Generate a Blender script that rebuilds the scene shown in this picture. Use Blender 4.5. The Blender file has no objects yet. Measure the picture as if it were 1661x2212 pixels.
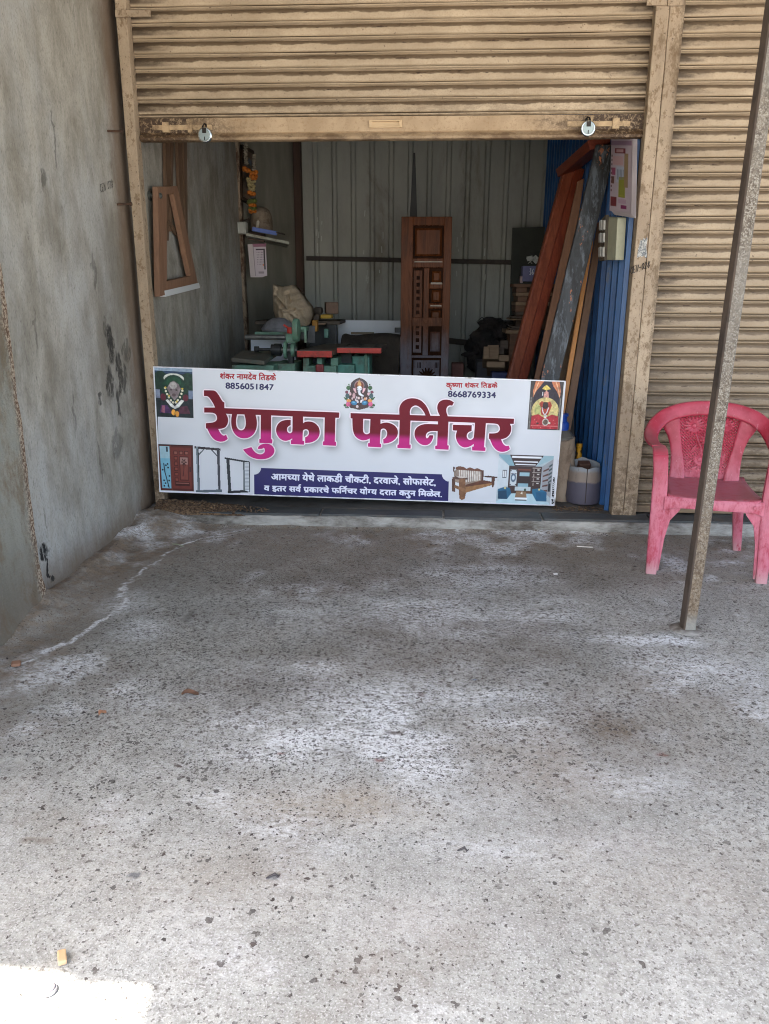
import bpy, bmesh, math, random
import numpy as np
from mathutils import Vector
random.seed(7); np.random.seed(7)
S = bpy.context.scene
C = S.collection
R = math.radians

# ---------------------------------------------------------------- camera
CAMH = 1.40
PITCH, YAW, ROLL = R(16.0), R(3.3), R(0.2)
FPX = 1662.0                                     # focal length in pixels of a 1661 px wide frame
_cy, _sy, _cp, _sp = math.cos(YAW), math.sin(YAW), math.cos(PITCH), math.sin(PITCH)
FWD = np.array([-_sy*_cp, _cy*_cp, -_sp]); _r = np.array([_cy, _sy, 0.0]); _u = np.cross(_r, FWD)
RT = _r*math.cos(ROLL) + _u*math.sin(ROLL); UP = -_r*math.sin(ROLL) + _u*math.cos(ROLL)
CAM = np.array([0.0, 0.0, CAMH])
cd = bpy.data.cameras.new('camera'); cam = bpy.data.objects.new('camera', cd); C.objects.link(cam)
cd.sensor_fit = 'HORIZONTAL'; cd.sensor_width = 36.0; cd.lens = 36.0*FPX/1661.0
cd.clip_start = 0.05; cd.clip_end = 2000
from mathutils import Matrix
m3 = Matrix((RT, UP, -FWD)).transposed()
cam.matrix_world = Matrix.Translation(CAM) @ m3.to_4x4()
S.camera = cam

# ---------------------------------------------------------------- light
SUN = np.array([-0.27, -0.36, 0.893]); SUN /= np.linalg.norm(SUN)      # towards the sun: high, behind and left
w = bpy.data.worlds.new('World'); S.world = w; w.use_nodes = True
wn = w.node_tree; bg = wn.nodes['Background']
sky = wn.nodes.new('ShaderNodeTexSky'); sky.sky_type = 'NISHITA'; sky.sun_disc = False
sky.sun_elevation = math.asin(SUN[2]); sky.sun_rotation = math.atan2(SUN[0], SUN[1])
sky.air_density = 1.0; sky.dust_density = 3.5; sky.ozone_density = 0.8
wn.links.new(sky.outputs[0], bg.inputs[0]); bg.inputs[1].default_value = 0.15
ld = bpy.data.lights.new('sun', 'SUN'); ld.energy = 4.0; ld.angle = R(0.5); ld.color = (1.0, 0.95, 0.87)
lo = bpy.data.objects.new('sun', ld); C.objects.link(lo)
lo.rotation_euler = Vector(SUN).to_track_quat('Z', 'Y').to_euler()
S.view_settings.view_transform = 'Standard'; S.view_settings.look = 'None'
S.view_settings.exposure = 2.5; S.view_settings.gamma = 1.0
S.cycles.use_denoising = True; S.cycles.denoising_input_passes = 'RGB_ALBEDO_NORMAL'; S.cycles.denoising_prefilter = 'ACCURATE'; S.cycles.filter_width = 1.05
S.cycles.max_bounces = 10; S.cycles.diffuse_bounces = 6

# ---------------------------------------------------------------- measuring from the photograph: a pixel of the 1661 px view to a real point
def ray(x, y): return FWD + RT*(x-830.5)/FPX - UP*(y-1106.0)/FPX
def P(x, y, Y): d = ray(x, y); return CAM + d*(Y/d[1])
def PX(x, y, X): d = ray(x, y); return CAM + d*(X/d[0])
def PZ(x, y, Z): d = ray(x, y); return CAM + d*((Z-CAMH)/d[2])

# ---------------------------------------------------------------- materials
def srgb(r, g, b):
    f = lambda c: c/255/12.92 if c/255 <= 0.04045 else ((c/255+0.055)/1.055)**2.4
    return (f(r), f(g), f(b), 1.0)
class Mt:
    def __init__(s, name):
        s.mat = bpy.data.materials.new(name); s.mat.use_nodes = True
        s.t = s.mat.node_tree; s.b = s.t.nodes['Principled BSDF']
        s._o = None
    def n(s, typ, **kw):
        q = s.t.nodes.new(typ)
        for k, v in kw.items(): setattr(q, k, v)
        return q
    def put(s, sock, v):
        if hasattr(v, 'is_output'): s.t.links.new(v, sock)
        else: sock.default_value = v
    def obj(s):
        if s._o is None: s._o = s.n('ShaderNodeTexCoord').outputs['Object']
        return s._o
    def map(s, scale=(1, 1, 1), loc=(0, 0, 0), rot=(0, 0, 0), vec=None):
        q = s.n('ShaderNodeMapping'); s.put(q.inputs[0], vec if vec is not None else s.obj())
        q.inputs[1].default_value = loc; q.inputs[2].default_value = rot; q.inputs[3].default_value = scale
        return q.outputs[0]
    def noise(s, scale, vec=None, detail=4, rough=0.55, dist=0.0):
        q = s.n('ShaderNodeTexNoise'); s.put(q.inputs['Vector'], vec if vec is not None else s.obj())
        q.inputs['Scale'].default_value = scale; q.inputs['Detail'].default_value = detail
        q.inputs['Roughness'].default_value = rough; q.inputs['Distortion'].default_value = dist
        return q.outputs[0]
    def noisec(s, scale, vec=None, detail=3):
        q = s.n('ShaderNodeTexNoise'); s.put(q.inputs['Vector'], vec if vec is not None else s.obj())
        q.inputs['Scale'].default_value = scale; q.inputs['Detail'].default_value = detail
        return q.outputs[1]
    def vor(s, scale, vec=None, out=0, feature='F1', rnd=1.0):
        q = s.n('ShaderNodeTexVoronoi', feature=feature); s.put(q.inputs['Vector'], vec if vec is not None else s.obj())
        q.inputs['Scale'].default_value = scale; q.inputs['Randomness'].default_value = rnd
        return q.outputs[out]
    def ramp(s, fac, a, b, lo=0.0, hi=1.0):                  # smooth step of fac from a to b, lo..hi
        q = s.n('ShaderNodeMapRange', interpolation_type='SMOOTHSTEP'); s.put(q.inputs[0], fac)
        q.inputs[1].default_value = a; q.inputs[2].default_value = b
        q.inputs[3].default_value = lo; q.inputs[4].default_value = hi
        return q.outputs[0]
    def mix(s, fac, a, b, blend='MIX'):
        q = s.n('ShaderNodeMix', data_type='RGBA', blend_type=blend); s.put(q.inputs[0], fac)
        s.put(q.inputs[6], a); s.put(q.inputs[7], b); return q.outputs[2]
    def m(s, op, a, b=0.0, c=0.0, clamp=False):
        q = s.n('ShaderNodeMath', operation=op, use_clamp=clamp); s.put(q.inputs[0], a)
        s.put(q.inputs[1], b); s.put(q.inputs[2], c); return q.outputs[0]
    def wz(s): return s.sep(s.n('ShaderNodeNewGeometry').outputs['Position'])[2]
    def sep(s, vec=None):
        q = s.n('ShaderNodeSeparateXYZ'); s.put(q.inputs[0], vec if vec is not None else s.obj()); return q.outputs
    def attr(s, name):
        return s.n('ShaderNodeVertexColor', layer_name=name)
    def vadd(s, a, b, scale=1.0):                            # a + (b-0.5)*scale : warped coordinates
        q = s.n('ShaderNodeVectorMath', operation='MULTIPLY_ADD'); s.put(q.inputs[0], b)
        q.inputs[1].default_value = (scale,)*3; s.put(q.inputs[2], a); return q.outputs[0]
    def blob(s, c, r, power=1.0, warp=None, soft=(1.0, 0.3)):  # 1 inside an ellipsoid patch at c with radii r
        q = s.n('ShaderNodeVectorMath', operation='SUBTRACT'); s.put(q.inputs[0], warp if warp is not None else s.obj()); q.inputs[1].default_value = c
        d = s.n('ShaderNodeVectorMath', operation='DIVIDE'); s.put(d.inputs[0], q.outputs[0]); d.inputs[1].default_value = r
        l = s.n('ShaderNodeVectorMath', operation='LENGTH'); s.put(l.inputs[0], d.outputs[0])
        return s.ramp(l.outputs[1], soft[0], soft[1])
    def done(s, col, rough=0.7, bump=None, strength=0.3, dist=0.01, metal=0.0, spec=None):
        s.put(s.b.inputs['Base Color'], col); s.put(s.b.inputs['Roughness'], rough); s.put(s.b.inputs['Metallic'], metal)
        if spec is not None: s.put(s.b.inputs['Specular IOR Level'], spec)
        if bump is not None:
            q = s.n('ShaderNodeBump'); q.inputs['Strength'].default_value = strength; q.inputs['Distance'].default_value = dist
            s.put(q.inputs['Height'], bump); s.t.links.new(q.outputs[0], s.b.inputs['Normal'])
        return s.mat
def grimy(name, a, b, dirt=None, scale=6, rough=0.65, stretch=(1, 1, 1), amt=0.5, fine=60, strength=0.25, metal=0.0, spec=None):
    t = Mt(name); v = t.map(stretch)
    n1 = t.noise(scale, v, 6, 0.65); n2 = t.noise(fine, v, 3, 0.6)
    c = t.mix(t.ramp(n1, 0.32, 0.68), a, b)
    c = t.mix(t.ramp(n2, 0.3, 0.75, 0.0, 0.35), c, b)
    if dirt:
        d = t.noise(scale*0.7, t.map(stretch, (3.1, 1.7, 5.2)), 8, 0.7, 0.4)
        c = t.mix(t.ramp(d, 0.62-0.25*amt, 0.72), c, dirt)
    return t.done(c, rough, n2, strength, 0.004, metal, spec)
def wood(name, a, b, scale=3.0, axis='Z', rough=0.5, dirt=None, spec=None):
    t = Mt(name); k = {'X': (0.08, 1, 1), 'Y': (1, 0.08, 1), 'Z': (1, 1, 0.08)}[axis]
    v = t.map(tuple(q*scale for q in k))
    wv = t.noise(6, v, 6, 0.7, 1.5); fi = t.noise(40, v, 3, 0.7)
    c = t.mix(t.ramp(wv, 0.35, 0.65), a, b); c = t.mix(t.ramp(fi, 0.45, 0.8, 0, 0.5), c, b)
    if dirt: c = t.mix(t.ramp(t.noise(5, None, 6, 0.7), 0.5, 0.68), c, dirt)
    return t.done(c, rough, fi, 0.2, 0.003, 0, spec)

# ---------------------------------------------------------------- objects and meshes
def props(o, label=None, cat=None, group=None, kind=None):
    if label: o['label'] = label
    if cat: o['category'] = cat
    if group: o['group'] = group
    if kind: o['kind'] = kind
    return o
def thing(name, label, cat, loc=(0, 0, 0), rz=0.0, group=None):
    o = bpy.data.objects.new(name, None); C.objects.link(o); o.empty_display_size = 0.1
    o.location = loc; o.rotation_euler = (0, 0, rz)
    return props(o, label, cat, group)
def copy_tree(o, parent=None):
    c = o.copy(); C.objects.link(c)
    if parent is not None: c.parent = parent
    for ch in list(o.children): copy_tree(ch, c)
    return c
def base_of(p):
    v = np.zeros(3)
    while p is not None: v = v + np.array(p.location); p = p.parent
    return v
class MB:
    def __init__(s): s.v = []; s.f = []; s.c = None
    def add(s, vs, fs):
        k = len(s.v); s.v += [tuple(map(float, q)) for q in vs]; s.f += [tuple(k+i for i in f) for f in fs]; return s
    def box(s, a, b):
        x0, y0, z0 = a; x1, y1, z1 = b
        return s.hexa([(x0, y0, z0), (x1, y0, z0), (x1, y1, z0), (x0, y1, z0), (x0, y0, z1), (x1, y0, z1), (x1, y1, z1), (x0, y1, z1)])
    def hexa(s, v):
        return s.add(v, [(3, 2, 1, 0), (4, 5, 6, 7), (0, 1, 5, 4), (1, 2, 6, 5), (2, 3, 7, 6), (3, 0, 4, 7)])
    def obox(s, c, size, rx=0, ry=0, rz=0):
        from mathutils import Euler
        q = Euler((rx, ry, rz)).to_matrix(); h = [d/2 for d in size]
        vs = [Vector(c) + q @ Vector((sx*h[0], sy*h[1], sz*h[2])) for sz in (-1, 1) for sx, sy in ((-1, -1), (1, -1), (1, 1), (-1, 1))]
        return s.hexa(vs)
    def beam(s, a, b, w, d, hint=(0, -1, 0)):                 # a bar from a to b, w wide across, d deep along hint
        a, b = np.array(a, float), np.array(b, float); t = (b-a)/np.linalg.norm(b-a)
        h = np.array(hint, float); h = h - t*(h@t); h /= np.linalg.norm(h); q = np.cross(t, h)
        vs = [p + q*sx*w/2 + h*sy*d/2 for p in (a, b) for sx, sy in ((-1, -1), (1, -1), (1, 1), (-1, 1))]
        return s.hexa(vs)
    def prism(s, pts, off):                                   # planar polygon pts, extruded by vector off
        pts = [np.array(p, float) for p in pts]; n = len(pts); off = np.array(off, float)
        vs = pts + [p+off for p in pts]
        return s.add(vs, [tuple(range(n)), tuple(range(2*n-1, n-1, -1))] + [(i, i+n, (i+1) % n + n, (i+1) % n) for i in range(n)])
    def tube(s, pts, r, n=8, cap=True):
        pts = [np.array(p, float) for p in pts]; rs = r if hasattr(r, '__len__') else [r]*len(pts)
        return s.sweep(pts, [(q, q) for q in rs], (0.31, 0.52, 0.79), n, cap, 2.0)
    def sweep(s, pts, sec, hint, n=10, cap=True, e=2.0):      # superelliptic section (a along hint, b across)
        pts = [np.array(p, float) for p in pts]; N = len(pts); vs = []
        hints = hint if hasattr(hint[0], '__len__') else [hint]*N
        for i in range(N):
            t = pts[min(i+1, N-1)] - pts[max(i-1, 0)]; t /= np.linalg.norm(t)
            h = np.array(hints[i], float); h = h - t*(h@t); h /= np.linalg.norm(h); q = np.cross(t, h)
            a, b = sec[i] if hasattr(sec[0], '__len__') else sec
            for k in range(n):
                th = 2*math.pi*k/n; cx, cz = math.cos(th), math.sin(th)
                vs.append(pts[i] + h*a*math.copysign(abs(cx)**(2/e), cx) + q*b*math.copysign(abs(cz)**(2/e), cz))
        fs = [(i*n+k, i*n+(k+1) % n, (i+1)*n+(k+1) % n, (i+1)*n+k) for i in range(N-1) for k in range(n)]
        if cap: fs += [tuple(range(n-1, -1, -1)), tuple((N-1)*n+k for k in range(n))]
        return s.add(vs, fs)
    def lathe(s, c, prof, n=20, axis='Z', sq=(1, 1)):         # prof: (radius, height)
        c = np.array(c, float); vs = []
        for r, h in prof:
            for k in range(n):
                x, y = r*math.cos(2*math.pi*k/n)*sq[0], r*math.sin(2*math.pi*k/n)*sq[1]
                vs.append(c + np.array({'Z': (x, y, h), 'X': (h, x, y), 'Y': (x, h, y)}[axis]))
        N = len(prof); fs = [(i*n+k, i*n+(k+1) % n, (i+1)*n+(k+1) % n, (i+1)*n+k) for i in range(N-1) for k in range(n)]
        return s.add(vs, fs + [tuple(range(n-1, -1, -1)), tuple((N-1)*n+k for k in range(n))])
    def grid(s, fn, nu, nv):
        vs = [fn(i/nu, j/nv) for j in range(nv+1) for i in range(nu+1)]
        return s.add(vs, [(j*(nu+1)+i, j*(nu+1)+i+1, (j+1)*(nu+1)+i+1, (j+1)*(nu+1)+i) for j in range(nv) for i in range(nu)])
    def build(s, name, mat, parent=None, bevel=0.0, smooth=False, local=False, seg=2, sub=0, sharp=35):
        me = bpy.data.meshes.new(name); o = bpy.data.objects.new(name, me)
        b = np.zeros(3) if local or parent is None else base_of(parent)
        if parent is None and not local:
            V = np.array(s.v); b = np.array([(V[:, 0].min()+V[:, 0].max())/2, (V[:, 1].min()+V[:, 1].max())/2, V[:, 2].min()]); o.location = b
        me.from_pydata([tuple(np.array(q)-b) for q in s.v], [], s.f)
        bm = bmesh.new(); bm.from_mesh(me); bmesh.ops.recalc_face_normals(bm, faces=bm.faces)
        if bevel > 0:
            bmesh.ops.bevel(bm, geom=list(bm.edges), offset=bevel, segments=seg, profile=0.6, affect='EDGES', clamp_overlap=True)
        bm.to_mesh(me); bm.free()
        if mat: me.materials.append(mat)
        C.objects.link(o)
        if parent is not None: o.parent = parent
        if sub:
            md = o.modifiers.new('sub', 'SUBSURF'); md.levels = md.render_levels = sub; smooth = True
        if smooth:
            me.shade_smooth()
            if not sub:
                me.set_sharp_from_angle(angle=R(sharp))
        return o
def one(name, mb, mat, label, cat, group=None, kind=None, **kw):
    return props(mb.build(name, mat, **kw), label, cat, group, kind)
def big_mesh(name, V, F, mat, parent=None, cols=None, smooth=False):      # fast path for dense coloured sheets
    me = bpy.data.meshes.new(name); V = np.asarray(V, np.float32); F = np.asarray(F, np.int32)
    b = base_of(parent) if parent is not None else np.zeros(3)
    V = (V - b).astype(np.float32)
    me.vertices.add(len(V)); me.vertices.foreach_set('co', V.ravel())
    me.loops.add(F.size); me.loops.foreach_set('vertex_index', F.ravel())
    me.polygons.add(len(F)); me.polygons.foreach_set('loop_start', np.arange(0, F.size, 4, dtype=np.int32))
    me.update(calc_edges=True)
    for an, (dom, arr) in (cols or {}).items():
        a = me.color_attributes.new(an, 'FLOAT_COLOR', dom); a.data.foreach_set('color', np.asarray(arr, np.float32).ravel())
    me.materials.append(mat); o = bpy.data.objects.new(name, me); C.objects.link(o)
    if parent is not None: o.parent = parent
    if smooth: me.shade_smooth()
    return o
# smooth value noise for meshes
_tab = np.random.RandomState(3).rand(64, 64)
def vnoise(x, y, sc):
    x = np.asarray(x, float)*sc + 100; y = np.asarray(y, float)*sc + 100
    xi, yi = np.floor(x).astype(int), np.floor(y).astype(int); fx, fy = x-xi, y-yi
    fx = fx*fx*(3-2*fx); fy = fy*fy*(3-2*fy); g = lambda a, b: _tab[a % 64, b % 64]
    return (g(xi, yi)*(1-fx)+g(xi+1, yi)*fx)*(1-fy) + (g(xi, yi+1)*(1-fx)+g(xi+1, yi+1)*fx)*fy
def fbm(x, y, sc, o=4):
    return sum(vnoise(x+i*3.7, y-i*1.3, sc*2**i)*0.5**i for i in range(o))/sum(0.5**i for i in range(o))
def sstep(x, a, b):
    t = np.clip((x-a)/(b-a), 0, 1); return t*t*(3-2*t)
# ================================================================ setting
FLOOR = 0.08                                            # shop floor and doorstep height
YD, YG, YS = 4.50, 4.63, 4.70                           # doorstep edge, guide rail face, shutter curtain
XL, XR = -1.77, 1.14                                    # left wall face, blue wall face
# --- the yard far around
t = Mt('yard_earth')
c = t.mix(t.ramp(t.noise(0.8, None, 6), 0.35, 0.65), srgb(158, 152, 144), srgb(182, 177, 170))
g = MB().grid(lambda u, v: (-300+600*u, -300+600*v, -0.03), 2, 2)
one('ground', g, t.done(c, 0.95), None, None, kind='structure')

# --- concrete forecourt: a fine sheet with its stains, fillets and crack line
def build_forecourt():
    st = 0.0105; xs = np.arange(-2.6, 3.4, st); ys = np.concatenate([np.arange(-1.6, 0.9, 0.05), np.arange(0.9, YD+0.08, st)])
    X, Y = np.meshgrid(xs, ys); Z = np.zeros_like(X)
    n1 = fbm(X, Y, 2.3); n2 = fbm(X+9, Y+4, 9.0); n3 = fbm(X-5, Y+2, 28)
    # fillet of dirt and mortar along the side wall and the doorstep
    wd = (X - (XL+0.02)) - 0.05*n2
    fil = np.clip(1 - wd/0.16, 0, 1)**2*0.05*(Y < 4.7)
    fil2 = np.clip(1-(YD-Y)/0.05, 0, 1)**2*0.012*(X < 1.2)
    corner = np.clip(1-np.hypot((X+1.72)/0.42, (Y-YD)/0.34), 0, 1); corner = sstep(corner, 0, 0.8)*0.085*(.75+.5*n2)
    broken = np.exp(-((X+1.70)/0.09)**2-((Y-3.12)/0.2)**2)*0.03*(0.5+n2)
    Z = np.maximum(np.maximum(fil*(0.6+0.8*n2), fil2), corner) + broken + (n1-0.5)*0.012*sstep(Y, 0.5, 2) * sstep(YD-Y, 0.0, 0.4)
    Z += (n2-0.5)*0.004 + (n3-0.5)*0.0012
    # seam of mortar
    px = [(30, 1442), (70, 1425), (110, 1405), (150, 1387), (180, 1368), (215, 1342), (258, 1316), (274, 1296), (268, 1270), (282, 1250), (310, 1232), (345, 1213), (362, 1195), (390, 1180), (425, 1167), (462, 1158), (500, 1149), (545, 1141)]
    wds = [7, 8, 9, 10, 13, 14, 16, 24, 20, 10, 5, 5, 5, 8, 9, 9, 7, 4]
    L = np.array([PZ(a, b, 0)[:2] for a, b in px]); seam = np.zeros_like(X)
    Xw, Yw = X+(n3-0.5)*0.05+(n2-.5)*.04, Y+(n2-0.5)*0.05
    for i in range(len(L)-1):
        a, b = L[i], L[i+1]; ab = b-a; tt = np.clip(((Xw-a[0])*ab[0]+(Yw-a[1])*ab[1])/(ab@ab), 0, 1)
        d = np.hypot(Xw-a[0]-tt*ab[0], Yw-a[1]-tt*ab[1]); wv = (wds[i]*(1-tt)+wds[i+1]*tt)*0.00135
        seam = np.maximum(seam, sstep(1-d/np.maximum(wv*(0.3+1.3*n3), 1e-4), 0, 0.7), .42*np.exp(-(d/(wv*3.2))**2)*n2)
    Z += seam*0.003*n2; seam *= (.45+.55*sstep(fbm(X*1.3+3, Y*1.3, 14, 3), .30, .52))*.9
    near_light = np.clip(1-sstep(Y, 1.25, 2.75)+.7*(n1-.5)+.3*(n2-.5), 0, 1)  # paler near ground: worn cement plus the stronger skylight there put into colour
    # masks: R dirt, G pale worn cement, B dark spot density
    dirt = np.clip(sstep(Y, 3.3, 4.4)*0.75 + sstep(-X, 1.25, 1.65)*0.8 + sstep(n1, 0.52, 0.7)*0.35, 0, 1)
    dirt = np.maximum(dirt, np.clip(fil*30+corner*20, 0, 1)); near_light *= 1-.8*dirt
    def el(px_, py_, rx, ry): q = PZ(px_, py_, 0); return np.exp(-((X-q[0])/rx)**2-((Y-q[1])/ry)**2)
    pale = 0*X
    for a in [(845, 1560, .10, .16, 1), (820, 1625, .1, .07, .9), (930, 1585, .10, .07, .9), (640, 1590, .13, .08, .8), (1040, 1560, .14, .08, .6), (300, 1360, .11, .10, .6), (270, 1300, .1, .12, .5), (1050, 1240, .3, .2, .75), (960, 1330, .3, .14, .6), (1420, 1382, .25, .06, 1), (1500, 1450, .3, .2, .35), (450, 1500, .15, .08, .5), (1130, 1560, .15, .05, .6), (350, 1520, .12, .07, .35), (1250, 1680, .3, .1, .4), (900, 1650, .35, .1, .5), (1100, 1830, .3, .06, .3)]:
        pale = np.maximum(pale, el(*a[:4])*a[4])
    pale = np.maximum(pale, .45*el(870, 1560, .75, .42)); pale = np.maximum(pale, .4*el(980, 1330, .8, .35)); pale = np.clip(pale*(fbm(X*.8, Y*1.6, 6, 4)*2.6-.35)*(.5+n3), 0, 1); pale = np.maximum(pale, seam*(.35+1.1*n3))
    pale = np.maximum(pale, sstep(n1*0.6+n2*0.4, 0.50, 0.72)*0.5)
    dens = np.clip(el(820, 1380, 1.1, .9)*0.9 + el(620, 1560, .8, .4)*0.8 + el(1100, 1330, .6, .5)*.5 + 0.24 + 0.2*(n1-.5), 0, 1)
    dens *= 1-0.6*el(1250, 1800, .6, .3); dens *= 1-0.8*np.clip(seam+sstep(-X, 1.3, 1.5), 0, 1)
    pale = np.maximum(pale*(1-.65*near_light*sstep(-Y, -2.2, -1.4)), seam*(.35+1.1*n3))
    col = np.stack([dirt, pale, dens, near_light], -1).reshape(-1, 4)
    # coloured stains: tan, rust red, blue, soot
    sr = np.zeros(X.shape+(4,))
    for pxx, pyy, rx, ry, rgb, am in [(720, 1740, .26, .09, (150, 128, 95), .55), (1200, 1640, .3, .25, (122, 104, 84), .6), (1380, 1560, .4, .3, (106, 92, 76), .8), (560, 1490, .3, .14, (84, 74, 66), .85), (960, 1380, .5, .35, (88, 74, 60), .85), (1100, 1230, .7, .3, (82, 70, 58), .8), (700, 1250, .6, .3, (92, 78, 64), .7), (420, 1900, .4, .15, (150, 134, 116), .4), (1480, 1900, .4, .2, (150, 132, 112), .45),
                                     (820, 1641, .018, .01, (110, 50, 38), .9), (605, 1628, .011, .006, (120, 45, 35), .9), (1430, 1628, .018, .01, (105, 55, 45), .9), (405, 1627, .012, .004, (80, 130, 175), .8), (1025, 1466, .012, .006, (80, 120, 160), .7), (850, 1583, .035, .012, (62, 42, 38), .75), (788, 1575, .03, .01, (62, 45, 42), .75), (910, 1500, .02, .02, (75, 48, 42), .6),
                                     (590, 1895, .02, .012, (78, 76, 80), .7), (545, 1550, .1, .03, (80, 74, 70), .5), (80, 1816, .05, .014, (110, 98, 84), .6), (290, 1890, .02, .014, (66, 66, 72), .75), (590, 1340, .02, .06, (60, 55, 52), .4), (410, 1330, .02, .07, (60, 56, 54), .5), (1290, 1820, .2, .1, (150, 130, 118), .35), (950, 1980, .3, .08, (165, 150, 140), .3)]:
        q = PZ(pxx, pyy, 0); dd = ((X-q[0])/rx)**2+((Y-q[1])/ry)**2
        a = am*(sstep(1.6-dd*(0.5+n3+0.4*n2), 0, 1.0) if rx < .06 else np.exp(-dd*.9)*np.clip(.25+1.5*fbm(X*1.1+pxx, Y*1.1, 7, 4)*fbm(X+pyy, Y, 3), 0, 1.2)); c_ = np.array(srgb(*rgb)[:3])
        k = a > sr[..., 3]; sr[k] = np.concatenate([np.tile(c_, (k.sum(), 1)), a[k][:, None]], 1)
    ny, nx = X.shape; idx = np.arange(nx*ny).reshape(ny, nx)
    F = np.stack([idx[:-1, :-1], idx[:-1, 1:], idx[1:, 1:], idx[1:, :-1]], -1).reshape(-1, 4)
    t = Mt('forecourt_concrete'); a = t.attr('Zone'); s_ = t.sep(a.outputs[0])
    wp = t.vadd(t.obj(), t.noisec(60), 0.03); wp2 = t.vadd(t.obj(), t.noisec(110), 0.018); wp3 = t.vadd(t.obj(), t.noisec(200), 0.009)
    fine = t.noise(190, None, 3, 0.6); mid = t.noise(38, None, 5, 0.7); big = t.noise(2.6, None, 6, 0.65)
    nl = a.outputs[1]; base = t.mix(t.ramp(big, 0.36, 0.64), t.mix(nl, srgb(144, 142, 133), srgb(158, 157, 149)), t.mix(nl, srgb(168, 166, 157), srgb(182, 181, 173)))
    base = t.mix(t.ramp(mid, 0.38, 0.66, 0, 0.65), base, t.mix(nl, srgb(104, 99, 90), srgb(136, 133, 126)))
    base = t.mix(t.ramp(fine, 0.50, 0.68, 0, 0.55), base, t.mix(nl, srgb(184, 181, 175), srgb(216, 215, 211)))
    base = t.mix(t.ramp(t.noise(120, t.map((1, 1, 1), (4, 2, 0)), 2), 0.56, 0.68, 0, 0.7), base, t.mix(nl, srgb(58, 52, 46), srgb(104, 99, 93)))
    dirtm = t.m('MULTIPLY', s_[0], t.ramp(t.noise(14, None, 6, 0.7), 0.25, 0.6, 0.35, 1.0))
    base = t.mix(t.m('MULTIPLY', dirtm, 0.78), base, t.mix(t.ramp(mid, .4, .62), srgb(96, 78, 60), srgb(132, 111, 88)))
    pl = t.m('MULTIPLY', s_[1], t.ramp(t.noise(48, t.map((.7, 1.3, 1)), 8, 0.85), 0.42, 0.56, .12, 1.9), 0, True)
    base = t.mix(pl, base, t.mix(t.ramp(fine, .3, .7), srgb(196, 196, 194), srgb(232, 232, 230)))
    st_ = t.attr('Stain'); base = t.mix(t.m('MULTIPLY', st_.outputs[1], t.ramp(t.noise(50, None, 4, .7), .25, .6, .45, 1.0)), base, st_.outputs[0])
    spots = None
    for sc, lo_, wpx, r0, seed in ((34, 0.30, wp, 0.29, 0), (70, 0.42, wp2, 0.36, 3), (140, 0.5, wp3, 0.44, 6)):
        vec = t.map((1, 1, 1), (seed*1.7, seed*0.9, 0), (0, 0, seed*.4), wpx)
        dist_ = t.vor(sc, vec, 0); rc = t.sep(t.vor(sc, vec, 1))
        clus = t.ramp(t.noise(3.4 + sc*.06, None, 4, .65), .36, .62, .25, 1.35)
        thr = t.m('MULTIPLY', t.m('MULTIPLY', s_[2], clus), t.m('SUBTRACT', 1.35, t.m('MULTIPLY', a.outputs[1], .85)))
        on = t.ramp(t.m('SUBTRACT', t.m('MULTIPLY', thr, 0.95), rc[0]), -0.05, 0.08)
        rad = t.m('MULTIPLY', t.m('MULTIPLY', t.m('ADD', rc[1], 0.2), r0), t.m('ADD', .45, t.m('MULTIPLY', t.noise(sc*3.1, None, 3, .7), 1.1)))
        sp = t.m('MULTIPLY', on, t.ramp(t.m('SUBTRACT', rad, dist_), 0.0, 0.03))
        sp = t.m('MULTIPLY', sp, t.m('ADD', t.m('MULTIPLY', rc[2], 0.55), 0.5))
        spots = sp if spots is None else t.m('MAXIMUM', spots, sp)
    base = t.mix(t.m('MULTIPLY', spots, 0.92), base, t.mix(t.ramp(t.noise(5), .4, .6), srgb(44, 38, 35), srgb(62, 46, 40)))
    h = t.m('ADD', t.m('MULTIPLY', mid, 0.6), t.m('SUBTRACT', t.m('MULTIPLY', fine, 0.45), t.m('MULTIPLY', spots, 0.35)))
    mat = t.done(base, 0.8, h, 0.55, 0.006, 0, 0.3)
    o = big_mesh('forecourt_pavement', np.stack([X, Y, Z], -1).reshape(-1, 3), F, mat, None, {'Zone': ('POINT', col), 'Stain': ('POINT', sr.reshape(-1, 4))}, True)
    props(o, kind='structure')
build_forecourt()

# --- doorstep of mortar with dark stone slabs on it
mortar = grimy('step_mortar', srgb(92, 85, 75), srgb(178, 175, 166), srgb(70, 58, 46), 8, 0.9, (0.5, 1, 1.4), 0.75, 70, 0.8)
def noisy_block(x0, x1, y0, y1, z0, z1, amp, nx):
    g = MB(); pr = [(y1, z0), (y0, z0), (y0-0.004, z0+(z1-z0)*0.4), (y0+0.002, z1-0.012), (y0+0.012, z1), (y1, z1)]
    vs = []
    for i in range(nx+1):
        x = x0+(x1-x0)*i/nx
        for k, (y, z) in enumerate(pr):
            if 0 < k < 5: y += amp*(fbm(x, z*3+2, 7)-0.5)*2; z += amp*(fbm(x+7, y, 11)-0.5)*(k > 2)
            vs.append((x, y, z))
    n = len(pr)
    fs = [(i*n+k, i*n+(k+1) % n, (i+1)*n+(k+1) % n, (i+1)*n+k) for i in range(nx) for k in range(n)]
    return g.add(vs, fs + [tuple(range(n)), tuple(range((nx+1)*n-1, nx*n-1, -1))])
one('doorstep', noisy_block(XL, 4.4, YD, 4.9, -0.02, FLOOR-0.012, 0.014, 320), mortar, None, None, kind='structure')
slab = grimy('slate_slab', srgb(58, 60, 60), srgb(78, 79, 77), srgb(98, 88, 76), 5, 0.6, (1, 1, 1), 0.45, 60, 0.3)
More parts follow.
